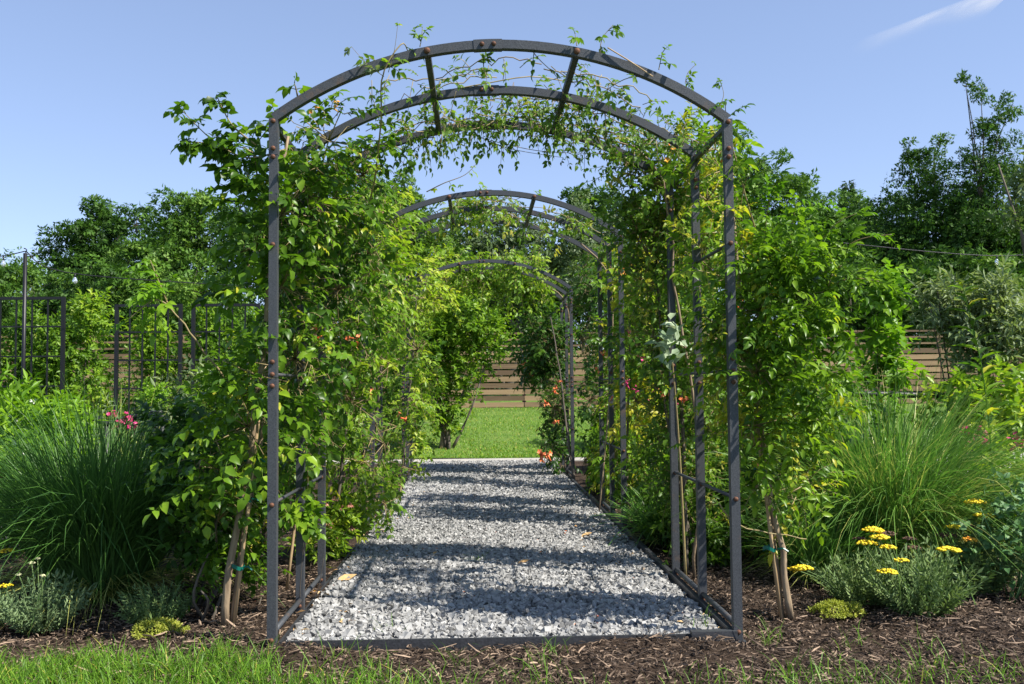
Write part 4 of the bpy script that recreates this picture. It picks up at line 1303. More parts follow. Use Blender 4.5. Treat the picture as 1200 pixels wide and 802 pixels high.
shrub("green_perennial", "green perennial filling the corner below the magenta phlox", "perennial", gp(1180, 7.4), [lobe(1170, 560, 7.4, .3), lobe(1200, 600, 6.8, .3), lobe(1140, 560, 7.6, .25)], 260, G_MIDVINE, L=.2, pairs=4, ll=.07, lw=.03, group="leafy perennials behind the vines", tintc=(.4, .2))


def phlox(label, base, heads, n=120, h=.8, mat=None):
    t = thing("phlox", base, label, "flowers", "magenta phlox")
    P, d, k = in_lobes([(base[0], base[1], base[2] + h * .5, .3, .25, h * .45, 1)], n, .3)
    g = Geo()
    D, U = spray_dirs(d, .6, .6)
    sprays(g, P, D, U, .14, 3, .07, .022, np.clip(.5 + .2 * rng.normal(size=n), 0, 1), .2, 1.0, True, .2, LEAF2)
    g.build("foliage", G_MIDVINE, t, True, "stuff")
    for c in heads:
        Geo().tubes(polyline([base, (base + c) / 2, c], 5), .004, 4).build("stem", G_MIDVINE, t, True)
    flowers(t, heads, M_MAGENTA, .028, name="flower", tube=False, k=8)
    return t


phlox("magenta phlox beside the bright broad leaved shrub", gp(1138, 7.6), [at(1132, 506, 7.6), at(1150, 508, 7.6), at(1138, 522, 7.5), at(1158, 516, 7.6), at(1145, 512, 7.5)])
phlox("second magenta phlox at the picture's right edge", gp(1188, 8.0), [at(1192, 515, 8), at(1185, 527, 7.9), at(1199, 520, 8)])
phlox("magenta phlox behind the dark grass clump beside the black rail", gp(146, 8.0), [at(140, 497, 8), at(152, 498, 8), at(148, 491, 8), at(132, 489, 8.2)])
phlox("magenta phlox among white lilies at the left edge", gp(40, 8.2), [at(37, 488, 8.2), at(52, 488, 8.2), at(58, 493, 8.2), at(45, 494, 8.2)])
phlox("low magenta phlox at the very left edge", gp(2, 7.8), [at(4, 556, 7.6), at(2, 562, 7.6)], h=.5)

# left background plants
lil = thing("white_lily", gp(25, 7.6), "bright green leafy clump with white lilies left of the dark grass", "lilies")
P, d, k = in_lobes([lobe(20, 520, 7.6, .4), lobe(50, 540, 7.6, .35), lobe(-10, 510, 7.8, .4), lobe(60, 510, 8, .3)], 420, .3)
g = Geo()
D, U = spray_dirs(d, .6, .5)
sprays(g, P, D, U, .2, 4, .12, .035, np.clip(.55 + .2 * rng.normal(size=len(P)), 0, 1), .2, .9, True, .3, LEAF2)
g.build("foliage", G_LIME, lil, True, "stuff")
flowers(lil, [at(8, 489, 7.5), at(20, 490, 7.5), at(27, 519, 7.3), at(30, 528, 7.3), at(15, 492, 7.5), at(38, 471, 8), at(2, 488, 7.5)], M_WHITE, .035, petals=6, tube=False, k=2)
shrub("box_ball", "small round green shrub behind the dark grass clump", "shrub", gp(180, 9.4), [lobe(180, 468, 9.4, .16, .16, .16), ], 170, G_LIME, L=.1, pairs=3, ll=.035, lw=.025, tintc=(.4, .2))
shrub("green_perennial", "leafy perennials below the trellis panels", "perennial", gp(120, 10), [lobe(120, 515, 10, .33), lobe(70, 515, 10, .3), lobe(210, 490, 9.6, .35), lobe(250, 490, 9.4, .35), lobe(235, 455, 9.8, .25)], 380, G_OLIVE, L=.24, pairs=4, ll=.09, lw=.03, group="leafy perennials behind the vines", tintc=(.5, .25))
shrub("green_perennial", "shaded leafy growth between the dark grass clump and the vine trunk", "perennial", gp(235, 5.95), [lobe(225, 560, 6.0, .28), lobe(235, 620, 5.9, .25), lobe(210, 500, 6.2, .25), lobe(265, 600, 6.0, .25), lobe(300, 560, 6.2, .28)], 360, G_DARK, L=.18, pairs=3, ll=.07, lw=.04, spiral=False, group="leafy perennials behind the vines", tpl=LEAF, tintc=(.55, .25))
shrub("green_perennial", "low leafy weeds round the foot of the left vine trunk", "perennial", gp(245, 5.6), [lobe(240, 690, 5.6, .1), lobe(285, 640, 6.0, .2), lobe(300, 660, 6.2, .15), lobe(255, 660, 5.7, .12)], 130, G_TRUMPET, L=.12, pairs=2, ll=.05, lw=.03, spiral=False, group="leafy perennials behind the vines", tpl=LEAF)
shrub("green_perennial", "leafy filling beyond the left vine before the trellis", "perennial", gp(300, 7.6), [lobe(300, 470, 7.6, .5), lobe(280, 560, 7.2, .45), lobe(330, 420, 8, .5), lobe(250, 540, 7.0, .4), lobe(350, 540, 7.4, .4)], 650, G_TRUMPET, L=.2, pairs=4, ll=.08, lw=.04, group="leafy perennials behind the vines", tintc=(.45, .2))
shrub("leafy_sapling", "broad leaved sapling standing at the nearest arbor's rear left foot", "sapling", gp(350, 5.8), [lobe(352, 612, 5.55, .1), lobe(365, 600, 5.6, .08)], 26, G_MIDVINE, L=.1, pairs=2, ll=.07, lw=.05, spiral=False, tpl=LEAF, stems=2, r=.004)


# coneflowers
cf = thing("coneflowers", gp(392, 7.5), "fading pinkish brown coneflowers at the gravel edge under the bright vine", "coneflowers")
P, d, k = in_lobes([lobe(390, 620, 7.5, .22), lobe(405, 600, 7.7, .2), lobe(375, 640, 7.2, .12)], 200, .2)
g = Geo()
D, U = spray_dirs(d, .5, .7)
sprays(g, P, D, U, .14, 3, .08, .028, np.clip(.5 + .2 * rng.normal(size=len(P)), 0, 1), .2, .9, True, .3, LEAF2)
g.build("foliage", G_MIDVINE, cf, True, "stuff")
for j in range(15):
    c = at(rng.uniform(362, 412), rng.uniform(580, 632), 7.2 + .4 * rng.random())
    g = Geo()
    th = np.arange(11) / 11 * 6.283
    dd = np.stack([np.cos(th), np.sin(th), -.5 + 0 * th], 1)
    g.leaves(np.repeat(c[None], 11, 0), dd, np.repeat(Z[None], 11, 0), .042, .014, rng.random(11), LEAF2)
    h = g.build("flower_head", M_PINKBROWN, cf, True)
    th = np.arange(7) / 7 * 6.283
    gg = Geo()
    V = np.concatenate([np.stack([np.cos(th) * .014, np.sin(th) * .014, 0 * th], 1), np.stack([np.cos(th) * .009, np.sin(th) * .009, 0 * th + .014], 1), [[0, 0, .019]]]) + c
    F = []
    for q in range(7):
        F += [[q, (q + 1) % 7, 7 + (q + 1) % 7], [q, 7 + (q + 1) % 7, 7 + q], [7 + q, 7 + (q + 1) % 7, 14]]
    gg.add(V, F).build("cone", M_CONE, h, True)
    Geo().tubes(np.stack([c, c * .5 + .5 * (ORG[cf.name] + np.array([0, 0, .15])), ORG[cf.name] + rng.normal(size=3) * .03]), .0025, 4).build("stem", G_MIDVINE, cf, True)

# ------------------------------------------------------------------ trellis panels, pole, string lights, rails, fence
def trellis(x0, x1, d, ztop, label, cols=5, rows=(.9, 1.36, 1.82, 2.28)):
    a, b = at(x0, 455, d), at(x1, 455, d)
    t = thing("trellis_panel", ((a[0] + b[0]) / 2, d, 0), label, "trellis", "black trellis panels")
    for x in (a[0], b[0]):
        Geo().box((x, d, ztop / 2), (.05, .05, ztop)).build("post", M_BLACK, t)
    Geo().box(((a[0] + b[0]) / 2, d, ztop - .02), (b[0] - a[0] - .052, .04, .04)).build("top_rail", M_BLACK, t)
    zz = np.linspace(.55, ztop, 6)[:-1]
    for z in zz:
        Geo().box(((a[0] + b[0]) / 2, d - .012, z), (b[0] - a[0] - .052, .02, .022)).build("cross_bar", M_BLACK, t)
    for i in range(1, cols):
        x = a[0] + (b[0] - a[0]) * i / cols
        Geo().box((x, d + .01, (ztop + .5) / 2 - .02), (.02, .02, ztop - .54)).build("upright_bar", M_BLACK, t)
    return t


TD = 14.0
zt = lambda y: CAM_Z + (455 - y) * TD / FPX
trellis(-20, 73, TD, zt(345), "black grid trellis panel nearest the light pole")
trellis(136, 211, TD, zt(354), "black grid trellis panel in the middle of the row")
trellis(226, 302, TD, zt(354), "black grid trellis panel partly hidden behind the left vine")

po = at(27, 455, TD - .6)
pole = thing("light_pole", (po[0], po[1], 0), "thin black pole carrying the string lights beside the trellis", "pole")
pz = at(27, 297, TD - .6)[2]
Geo().tubes([(po[0], po[1], 0), (po[0], po[1], pz)], .028, 8).build("pole", M_BLACK, pole, True)
Geo().tubes(polyline([(po[0], po[1], pz), (po[0] + .02, po[1], pz + .05), (po[0] - .02, po[1], pz + .07)], 5), .008, 5).build("hook", M_BLACK, pole, True)


def bulb(p, label):
    t = thing("string_light_bulb", (p[0], p[1], p[2] - .16), label, "light bulb", "hanging string light bulbs")
    Geo().tubes([(p[0], p[1], p[2]), (p[0], p[1], p[2] - .05)], .011, 6).build("socket", M_BLACK, t, True)
    zz = np.array([-.05, -.065, -.09, -.115, -.135, -.148])
    rr = np.array([.012, .018, .032, .036, .026, .004])
    Geo().tubes(np.stack([np.full(6, p[0]), np.full(6, p[1]), p[2] + zz], 1), rr, 10).build("glass", M_BULB, t, True)


def wire(a, b, c, label):
    t = thing("light_wire", b, label, "wire", "string light wires")
    Geo().tubes(polyline([a, b, c], 14), .0075, 4).build("cable", M_BLACK, t, True)


hook = np.array([po[0], po[1], pz + .03])
w1b, w1c = at(88, 321, 13.6), at(330, 338, 14.5)
wire(hook, w1b, w1c, "thin black light cable running from the pole behind the left vine")
bulb(w1b - Z * .0, "clear bulb hanging on the cable between pole and vine")
w2 = at(-40, 305, 13.4)
wire(hook, at(4, 300, 13.4), w2, "short black light cable leaving the picture left of the pole")
bulb(at(4, 301, 13.4), "clear bulb at the picture's left edge beside the pole")
bulb(at(264, 352, 14.0), "clear bulb hanging behind the left vine near the trellis top")
ra, rb_, rc = at(960, 282, 15), at(1168, 300, 15), at(1300, 285, 15)
bulb(rb_, "clear bulb hanging before the dark trees on the far side")
wire(ra, rb_, rc, "thin light cable crossing in front of the dark trees")


def low_rail(label, pts, d, posts, arch):
    p0 = at(*pts[0], d)
    t = thing("black_rail", (p0[0], d, 0), label, "rail", "black curved metal rails")
    q = polyline([at(*p, d) for p in pts], 18)
    Geo().tubes(q, .03, 8).build("top_bar", M_BLACK, t, True)
    for i in posts:
        x = q[i]
        Geo().tubes([(x[0], x[1], x[2] - .02), (x[0], x[1], 0)], .026, 8).build("post", M_BLACK, t, True)
    if arch:
        Geo().tubes(polyline([at(*p, d) for p in arch], 12), .018, 6).build("brace", M_BLACK, t, True)


low_rail("black metal rail behind the sunlit grass clump", [(968, 467), (1000, 462), (1060, 463), (1112, 464)], 9.0, (0, 9, 17), [(985, 485), (1005, 474), (1030, 484), (1040, 500)])
low_rail("black curved metal rail behind the dark grass clump", [(84, 484), (110, 490), (128, 497), (160, 488), (190, 484)], 8.6, (0, 8, 17), [(140, 500), (165, 490), (195, 510)])

# wooden fence along the back of the lawn
FY = 27.0
FZ = gz(0, FY)
FENCE_LABELS = ["board fence section beyond the picture's left edge, leftmost of all"] + [
    "board fence section %s" % w for w in (
        "at the left edge behind the light pole trellis", "seen between the first two trellis panels", "behind the middle trellis panel", "behind the half hidden trellis panel",
        "hidden behind the left trumpet vine", "behind the bright vines left of the lawn gap", "seen through the arches at the end of the lawn", "behind the dark vine right of the lawn gap",
        "behind the shaded vines of the second arbor", "behind the nearest arbor's rear post climber", "behind the yellow green trumpet vine", "with open top rails beside the lime maple sapling",
        "behind the grey green shrub, right of the maple sapling", "at the right edge, last in the row")]
for s in range(15):
    x0 = -18.2 + s * 2.44
    where = ("seen through the arches beyond the lawn" if 6 <= s <= 7 else None)
    xm = x0 + 1.2
    lab = FENCE_LABELS[s]
    t = thing("board_fence", (x0, FY, FZ), lab, "fence", "sections of the board fence behind the garden")
    Geo().box((x0, FY + .07, FZ + 1.06), (.1, .1, 2.2)).build("post", M_FENCEDARK if 5 <= s <= 9 else M_FENCE, t)
    Geo().box((x0 + 1.22, FY + .07, FZ + 1.06), (.1, .1, 2.2)).build("post", M_FENCEDARK, t)
    hs = [.09 + .184 * i for i in range(9)] + [1.78, 1.96, 2.14]
    for i, h in enumerate(hs):
        bh = .14 if i < 9 else .05
        Geo().box((x0 + 1.22, FY + rng.normal() * .004, FZ + h), (2.42, .025, bh), rng.random() * .8).build("board", M_FENCE, t)

# ------------------------------------------------------------------ trees
def tree(name, label, base, lobes, n, mat, group, size=.2, trunk_r=.13, sub=14, subr=.34, tpl=TWIN, tintc=(.5, .22), bare=0, sparse=None):
    """lobes (world): each carries leaf clumps on its outer part; limbs run to the clumps"""
    t = thing(name, base, label, "tree", group)
    lb = np.array(lobes, float)
    cs = []
    for l in lb:
        m = max(4, int(sub * l[6] / lb[:, 6].mean()))
        d = unit(rng.normal(size=(m, 3)) + np.array([0, -.15, .25]))
        rr = .55 + .5 * rng.random(m)
        cc = l[:3] + d * l[3:6] * rr[:, None]
        cs.append(np.concatenate([cc, np.full((m, 1), l[3:6].mean() * subr), d], 1))
    cs = np.concatenate(cs)
    k = rng.choice(len(cs), n, p=cs[:, 3] ** 1.3 / (cs[:, 3] ** 1.3).sum())
    dd = unit(rng.normal(size=(n, 3)) + np.array([0, 0, .25]))
    P = cs[k, :3] + dd * (cs[k, 3] * (.35 + .75 * rng.random(n) ** .7))[:, None] * np.array([1.15, 1.15, .75])
    ct = rng.normal(size=len(cs)) * .13
    g = Geo()
    D = unit(rng.normal(size=(n, 3)) + dd * .6)
    U = unit(dd * .8 + Z * .7 + rng.normal(size=(n, 3)) * .4)
    sz = size * (.6 + .8 * rng.random(n))
    g.leaves(P, D, U, sz, sz * .75, np.clip(tintc[0] + ct[k] + tintc[1] * rng.normal(size=n), 0, 1), tpl)
    top = lb[np.argmax(lb[:, 2])]
    q = polyline([np.array(base) - Z * .2, (np.array(base) * .6 + top[:3] * .4) + rng.normal(size=3) * .2, top[:3]], 10)
    Geo().tubes(q, np.linspace(trunk_r, trunk_r * .12, 10), 8).build("trunk", M_TRUNK, t, True)
    gl_ = Geo()
    for l in lb:
        f = np.clip((l[2] - base[2]) / max(top[2] - base[2], .1) - .22 - .15 * rng.random(), .15, .9)
        p0 = q[int(f * 9)]
        mid = p0 * .5 + l[:3] * .5 + np.array([0, 0, -.12 * np.linalg.norm(l[:2] - p0[:2])]) + rng.normal(size=3) * .12
        gl_.tubes(polyline([p0, mid, l[:3]], 7, .03), np.linspace(.42, .12, 7) * trunk_r, 5, .5)
    li = np.argmin(((cs[:, None, :3] - lb[None, :, :3]) ** 2).sum(-1), 1)
    st, en = lb[li, :3], cs[:, :3]
    mid = (st + en) / 2 + rng.normal(size=(len(cs), 3)) * .08
    gl_.tubes(np.stack([st, mid, en], 1), np.array([.14, .1, .04]) * trunk_r, 4, .5)
    gl_.build("limbs", M_TRUNK, t, True, "stuff")
    g.build("crown", mat, t, False, "stuff")
    return t


def tl(px, py, d, r, rz=None):
    c = at(px, py, d)
    rz = rz or r
    return (c[0], c[1], c[2], r, r, rz, r * r)


def far_tree(label, px, d, lobes, n, mat=None, size=.24, **kw):
    tree(kw.pop("name", "deciduous_tree"), label, gpt(px, d), [tl(*l[:2], d + (l[3] if len(l) > 3 else 0), l[2]) for l in lobes], n, mat or G_TREE, kw.pop("group", "trees beyond the fence"), size, **kw)


far_tree("tallest rounded tree of the left group above the trellis", 215, 42, [(215, 262, 1.5), (190, 285, 1.6), (240, 290, 1.7), (215, 320, 2.2), (255, 262, 1.2), (175, 320, 1.5), (240, 350, 1.8), (190, 370, 2.0)], 15000)
far_tree("broad dark tree left of the tallest one, behind the trellis", 110, 44, [(110, 275, 1.4), (85, 290, 1.3), (135, 285, 1.5), (110, 320, 2.0), (80, 325, 1.4), (145, 330, 1.6), (110, 360, 2.0), (160, 265, 1.1)], 14000)
far_tree("tree mostly hidden behind the left trumpet vine", 300, 40, [(300, 250, 1.4), (330, 240, 1.5), (290, 290, 1.6), (330, 310, 2.2), (310, 360, 2.0), (370, 280, 2.0), (400, 330, 2.0)], 12000)
far_tree("lighter tree seen over the second arbor's left shoulder", 470, 30, [(455, 240, 1.0), (430, 260, 1.2), (480, 230, .7), (470, 270, 1.2), (440, 310, 1.4), (490, 310, 1.2), (500, 270, .8), (515, 300, 1.0), (400, 270, 1.2)], 11000, G_TREE_B, .18)
far_tree("olive green tree filling the arch above the lawn", 590, 31, [(540, 290, 1.0), (570, 270, 1.0), (610, 275, 1.0), (560, 310, 1.3), (610, 310, 1.3), (650, 290, 1.1), (580, 340, 1.4), (630, 340, 1.4), (540, 350, 1.3), (690, 300, 1.3), (670, 260, .9)], 13000, G_OLIVE, .17)
far_tree("dark tree behind the second arbor's right shoulder", 700, 36, [(690, 250, 1.1), (720, 260, 1.3), (710, 300, 1.6), (680, 320, 1.5), (740, 310, 1.6), (720, 360, 1.8), (640, 360, 1.5), (600, 370, 1.5)], 11000)
far_tree("tall tree rising behind the nearest arbor's right shoulder", 875, 38, [(875, 205, 1.2), (850, 230, 1.4), (905, 225, 1.1), (885, 260, 1.8), (925, 235, 1.2), (905, 200, .8), (860, 300, 1.9), (900, 310, 1.9), (830, 260, 1.6), (860, 165, .7), (800, 280, 1.6), (780, 330, 1.8)], 15000)
far_tree("low hedge like tree between the tall tree and the conifers", 940, 46, [(950, 260, 1.2), (965, 262, 1.4), (1010, 258, 1.2), (935, 245, 1.3), (965, 280, 1.5), (935, 300, 1.6), (985, 290, 1.5), (960, 330, 2.0), (1000, 330, 1.8)], 13000)
far_tree("far tree just right of the pointed conifer", 1020, 48, [(1025, 265, 1.2), (1045, 255, 1.1), (1030, 300, 1.8), (1060, 310, 1.8), (1000, 270, 1.0)], 9000)
far_tree("big dark spreading tree with thin bare top twigs", 1085, 36, [(1085, 215, 1.3), (1055, 240, 1.2), (1105, 235, 1.2), (1070, 275, 1.7), (1120, 285, 1.7), (1090, 320, 2.0), (1045, 300, 1.3), (1140, 320, 1.8), (1095, 360, 1.9), (1050, 360, 1.6), (1095, 175, .6), (1062, 175, .5), (1075, 195, .7)], 22000, size=.19, subr=.42, trunk_r=.1)
far_tree("tallest thin crowned tree with see through top, at the right", 1160, 34, [(1150, 115, .5), (1132, 102, .4), (1170, 140, .6), (1185, 125, .45), (1150, 160, .6), (1175, 180, .75), (1150, 205, .8), (1165, 240, 1.2), (1195, 215, .8), (1160, 285, 1.6), (1195, 290, 1.6), (1140, 185, .5)], 17000, size=.17, sub=12, subr=.5, trunk_r=.09)
far_tree("dark tree at the far right edge behind the grey leaved branches", 1230, 34, [(1215, 260, 1.2), (1240, 300, 1.8), (1200, 330, 1.6), (1220, 370, 1.8), (1180, 370, 1.5)], 9000)
for j, (px, top) in enumerate(((1000, 213), (975, 246), (1022, 236))):
    d = 52
    tip = at(px, top, d)
    bs = gpt(px, d)
    t = thing("conifer_tree", bs, ("pointed conifer standing highest in the dip of the treeline", "lower conifer left of the pointed one in the treeline dip", "lower conifer right of the pointed one in the treeline dip")[j], "tree", "conifers in the treeline")
    Geo().tubes(np.stack([bs, (bs + tip) / 2, tip]), np.array([.22, .14, .02]), 7).build("trunk", M_TRUNK, t, True)
    n = 5200
    f = rng.random(n) ** .7
    hgt = bs[2] + 1 + (tip[2] - bs[2] - 1) * (1 - f)
    tier = np.floor(f * 16) / 16
    a = rng.random(n) * 6.283
    rad = (.12 + 2.4 * f * (.55 + .45 * ((f * 16) % 1))) * np.sqrt(rng.random(n)) * (1 + .2 * np.sin(5 * a + tier * 40))
    P = np.stack([bs[0] + np.cos(a) * rad, bs[1] + np.sin(a) * rad, hgt], 1)
    g = Geo()
    g.leaves(P, np.stack([np.cos(a), np.sin(a), .1 + rng.normal(size=n) * .4], 1), unit(Z + rng.normal(size=(n, 3)) * .4), .34, .12, np.clip(.5 + .25 * rng.normal(size=n), 0, 1), LEAF2)
    g.build("crown", G_CONIFER, t, False, "stuff")

# dark underwood behind the fence, bush by bush
und = [(770, 36), (850, 34), (915, 33), (980, 34), (1040, 33), (1100, 32), (1160, 31.5), (1215, 31), (560, 36), (610, 35), (660, 34), (500, 35), (440, 35), (380, 35), (320, 35), (255, 36), (195, 36), (130, 36), (70, 38), (10, 38)]
ORD = "one two three four five six seven eight nine ten eleven twelve thirteen fourteen fifteen sixteen seventeen eighteen nineteen twenty".split()
for j, (px, d) in enumerate(und):
    b = gpt(px, d)
    lb = [(b[0] + rng.normal() * .9, b[1] + rng.normal() * .5, b[2] + h, 1.5 + .4 * rng.random(), 1.3, 1.1, 1.0) for h in (.9, 1.9, 3.0, 3.9)]
    tree("understorey_tree", "leafy understorey tree behind the fence, number %s from the right end of the dark row" % ORD[sorted(und, key=lambda v: -v[0] / 1.0).index((px, d))], b, lb, 5200, G_TREE if px > 700 else (G_TREE_B if px > 420 and px < 700 else G_TREE), "understorey trees behind the fence", .22, .1, 12)

# far hillside wood at the left
hill = sheet("hill", np.linspace(-150, -20, 20), np.linspace(75, 190, 14), lambda x, y: -1 + 15 * np.exp(-((x + 70) / 45) ** 2 - ((y - 135) / 45) ** 2), M_FIELD)
g = Geo()
n = 30000
X = rng.uniform(-130, -25, n); Y = rng.uniform(78, 150, n)
cell = np.floor(X / 4.5) * 13.7 + np.floor(Y / 4.5) * 7.3
bumpz = 4.5 + 1.5 * np.sin(cell * 3.3) + 2.2 * np.cos((X / 4.5 % 1 - .5) * 3) * np.cos((Y / 4.5 % 1 - .5) * 3)
P = np.stack([X, Y, -1 + 15 * np.exp(-((X + 70) / 45) ** 2 - ((Y - 135) / 45) ** 2) + bumpz * (.55 + .45 * rng.random(n))], 1)
g.leaves(P, unit(rng.normal(size=(n, 3))), unit(Z + rng.normal(size=(n, 3)) * .5), .8, .6, np.clip(.5 + .25 * rng.normal(size=n), 0, 1), TWIN)
fw = g.build("wood", G_TREE_B, None, False, "stuff")
tag(fw, "hazy wooded hillside far behind the light pole", "wood")

# columnar hornbeam bushes behind the trellis
for j, (px, d, top, r) in enumerate(((100, 16.5, 350, .62), (55, 16.5, 385, .5), (180, 16.8, 375, .6), (245, 16.8, 365, .6), (25, 17, 370, .6), (300, 17, 380, .7))):
    b = gpt(px, d)
    z1 = at(px, top, d)[2]
    lb = [(b[0] + rng.normal() * .08, b[1], b[2] + .5 + (z1 - b[2] - .8) * f, r * s, r * s, .5, 1) for f, s in ((0, .7), (.25, 1), (.5, 1.05), (.75, .85), (1.0, .5))]
    shrub("columnar_bush", ("upright green bush between the first two trellis panels", "upright bush behind the light pole trellis panel", "upright bush behind the middle trellis panel", "upright bush behind the half hidden trellis panel", "upright bush at the left picture edge behind the trellis", "upright bush hidden behind the left trumpet vine")[j],
          "bush", b, lb, 700, G_MIDVINE, L=.3, pairs=4, ll=.1, lw=.05, tintc=(.35, .2), group="upright bushes behind the trellis", stems=4, r=.02)

# vase shaped small tree at the lawn edge
b = gpt(518, 19.0)
b[2] = gz(0, 19.0)
lb = [lobe(522, 500, 19, .22), lobe(525, 480, 19, .35), lobe(515, 450, 19, .5), lobe(545, 440, 19, .5), lobe(535, 405, 19, .65), lobe(570, 410, 19, .45), lobe(510, 400, 19, .6), lobe(550, 370, 19, .65), lobe(500, 360, 19, .7), lobe(580, 385, 19, .4)]
vt = shrub("vase_shaped_tree", "small vase shaped tree with bare foot at the lawn edge beyond the path", "tree", b, lb, 1300, G_MIDVINE, L=.24, pairs=4, ll=.1, lw=.055, tintc=(.55, .2), stems=7, r=.035, up=.9)
Geo().tubes(polyline([b - Z * .05, b + np.array([.03, 0, .35]), b + np.array([.12, 0, .8])], 8), np.linspace(.065, .04, 8), 8).build("trunk", M_BARK, vt, True)
b = gpt(445, 18.6)
shrub("rounded_lawn_bush", "dark bush at the lawn edge hidden behind the far vines", "bush", b, [lobe(470, 470, 18.4, .6), lobe(440, 440, 18.6, .8), lobe(480, 420, 18.6, .7)], 700, G_DARK, L=.26, ll=.11, lw=.06, r=.03)
b = gpt(765, 18.4)
shrub("rounded_lawn_bush", "dark bush behind the far arbor's shaded side", "bush", b, [lobe(750, 500, 18.4, .5), lobe(760, 450, 18.4, .7), lobe(750, 410, 18.6, .6), lobe(790, 410, 18.4, .7), lobe(800, 470, 18, .8)], 1100, G_DARK, L=.26, ll=.11, lw=.06, r=.03)

# ------------------------------------------------------------------ grass
def turf(name, pts_fn, n, h, w, mat, parent=None, tint=(.5, .22)):
    P = pts_fn(n)
    n = len(P)
    a = rng.random(n) * 6.283
    ln = .15 + .7 * rng.random(n)
    D = np.stack([np.cos(a) * ln, np.sin(a) * ln, np.ones(n)], 1)
    g = Geo()
    g.blades(P, D, h * (.4 + .9 * rng.random(n)), w, .6 * rng.random(n), np.clip(tint[0] + tint[1] * rng.normal(size=n), 0, 1), 4)
    o = g.build(name, mat, parent, True, "stuff")
    return o


def front_pts(n):
    x = rng.uniform(-2.6, 3.0, n)
    y = rng.uniform(3.6, 4.85, n)
    edge = np.interp(x, [-2.6, -1.4, -1.05, -.6, .2, 1.0, 1.3, 2.2, 3], [4.82, 4.8, 4.66, 4.42, 4.32, 4.3, 4.36, 4.46, 4.44]) + .06 * np.sin(9 * x) + .05 * np.sin(23 * x)
    dens = np.interp(x, [-2.6, -1.2, -.7, 0, .8, 1.4, 3], [1, 1, .5, .1, .06, .12, .16])
    tuft = .5 + .5 * np.sin(17 * x + 3 * np.sin(11 * y)) * np.sin(19 * y + 2 * np.sin(13 * x))
    k = (y < edge + .05 * rng.normal(size=n)) & (rng.random(n) < dens * (.25 + .75 * tuft))
    return np.stack([x[k], y[k], soil_z(x[k], y[k]) - .005], 1)


fg = turf("front_grass", front_pts, 46000, .135, .005, G_TURF, None, (.38, .26))
tag(fg, "ragged green lawn edge along the mulch in the foreground", "grass")


def lawn_pts(n):
    x = rng.uniform(-5, 5, n)
    y = 17.72 + 9.2 * rng.random(n) ** 1.5
    return np.stack([x, y, gz(x, y) + .01], 1)


turf("lawn_grass", lawn_pts, 42000, .07, .012, G_TURF, lawn, (.62, .2))
# stray weeds in mulch and gravel
def stray(n):
    c = np.array([[-.75, 4.75], [-.55, 4.6], [.35, 4.72], [.3, 4.5], [-.5, 5.2], [1.9, 4.8], [1.5, 4.9], [-.1, 4.6], [-1.25, 5.0], [2.3, 4.75], [.0, 7.2], [1.25, 5.2]])
    k = rng.integers(0, len(c), n)
    p = c[k] + rng.normal(size=(n, 2)) * .05
    return np.stack([p[:, 0], p[:, 1], np.full(n, .0)], 1)


sw = turf("stray_grass", stray, 170, .16, .004, G_TURF)
tag(sw, "stray grass blades sprouting from mulch and gravel", "grass")

# ------------------------------------------------------------------ litter on the ground
def fallen(p, L, Wd, ang, mat, name, label, cat, tilt=.15):
    g = Geo()
    V = np.array([[0, 0, 0], [.2, .35, .1], [.3, .12, .02], [.5, .5, .16], [.62, .16, .05], [1, .1, .12], [.6, -.14, .04], [.5, -.5, .1], [.3, -.12, .02], [.18, -.3, .12]], float)
    V = V * np.array([L, Wd, L])
    V[:, 0] -= L / 2
    F = [[0, 1, 2], [2, 1, 3], [2, 3, 4], [4, 3, 5], [4, 5, 6], [2, 4, 6], [2, 6, 8], [6, 5, 7], [6, 7, 8], [8, 7, 9], [0, 8, 9], [0, 2, 8]]
    g.add(V, F, rng.random())
    o = link(name, g.mesh(name, mat, False), None, p)
    o.rotation_euler = (tilt, -tilt, ang)
    return tag(o, label, cat, "litter on the ground")


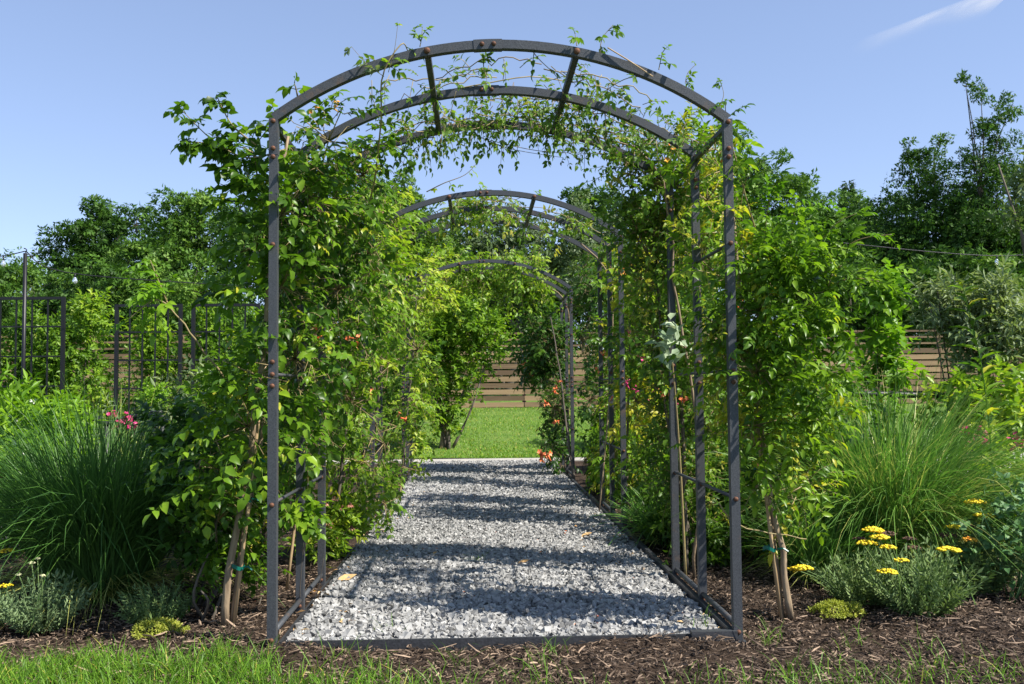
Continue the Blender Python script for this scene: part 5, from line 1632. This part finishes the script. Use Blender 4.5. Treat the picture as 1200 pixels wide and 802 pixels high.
fl = at(408, 678, 6.6)
fallen((fl[0], 6.55, .035), .15, .1, .4, M_DRYLEAF, "fallen_leaf", "large tan dry leaf on the gravel near the left foot rail", "leaf")
fallen((.33, 7.05, .04), .1, .05, .1, M_DRYLEAF, "fallen_leaf", "small brown leaf in the shadow across the middle of the gravel", "leaf")
fallen((-.35, 7.5, .04), .06, .03, 1.1, M_DRYLEAF, "fallen_leaf", "tiny brown leaf on the gravel beyond the large tan one", "leaf")
fallen((.95, 8.3, .04), .12, .05, .2, M_DRYLEAF, "fallen_leaf", "brown leaf on the gravel at the shaded edge", "leaf")
for j, (px, py, L, lab) in enumerate(((298, 704, .05, "red orange fallen trumpet petal beside the left vine trunk"), (414, 642, .06, "yellow and red fallen petals at the gravel edge below the coneflowers"), (367, 694, .06, "orange fallen petal by the nearest arbor's foot rail"), (322, 706, .04, "rusty fallen petal behind the nearest left post"))):
    d = CAM_Z * FPX / (py - 455)
    q = at(px, py, d)
    fallen((q[0], d, .035), L, L * .6, rng.random() * 6, (M_ORANGE, M_AMBER, M_AMBER, M_ORANGE)[j], "fallen_petal", lab, "petal")
g = Geo()
n = 60
P = np.stack([rng.uniform(-1, 1.2, n), rng.uniform(5, 9, n), np.full(n, .035)], 1)
g.leaves(P, rng.normal(size=(n, 3)) * np.array([1, 1, .2]), unit(Z + rng.normal(size=(n, 3)) * .3), .028, .014, rng.random(n), LEAF2)
g.build("petal_litter", M_ORANGE, path, False, "stuff")
g = Geo()
n = 150
ex = np.where(rng.random(n) < .5, PATH_X0 + .35 * rng.random(n) ** 2, PATH_X1 - .5 * rng.random(n) ** 2)
P = np.stack([ex, rng.uniform(5, 12, n), np.full(n, .036)], 1)
g.leaves(P, rng.normal(size=(n, 3)) * np.array([1, 1, .2]), unit(Z + rng.normal(size=(n, 3)) * .3), .02 + .04 * rng.random(n), .02, rng.random(n), LEAF2)
g.build("leaf_litter", M_DRYLEAF, path, False, "stuff")

# ------------------------------------------------------------------ high contrail
A, B = np.array(at(1005, 56, 9000)), np.array(at(1195, -8, 9000))
nu, nv = 40, 12
dirv = (B - A)
sidev = np.array([0, 1.0, 0]) * 1500
V, E = [], []
for i in range(nu):
    for j in range(nv):
        u, v = i / (nu - 1), j / (nv - 1) - .5
        wdt = .45 + .35 * u + .08 * math.sin(u * 7)
        p = A + dirv * u + sidev * v * wdt + np.array([0, 60 * math.sin(u * 9), 60 * (1 - 4 * v * v)])
        V.append(p)
        E.append(math.cos(math.pi * v) ** 2 * min(1, u * 1.8) * .85)
F = []
for i in range(nu - 1):
    for j in range(nv - 1):
        a = i * nv + j
        F += [[a, a + 1, a + nv + 1], [a, a + nv + 1, a + nv]]
cg = Geo().add(V, F)
me = cg.mesh("contrail_cloud", cloud_mat(), True, A)
ea = me.attributes.new("edge", 'FLOAT', 'POINT')
ea.data.foreach_set("value", np.array(E, np.float32))
co = link("contrail_cloud", me, None, A)
tag(co, "thin white wispy vapour trail high in the blue sky", "cloud")
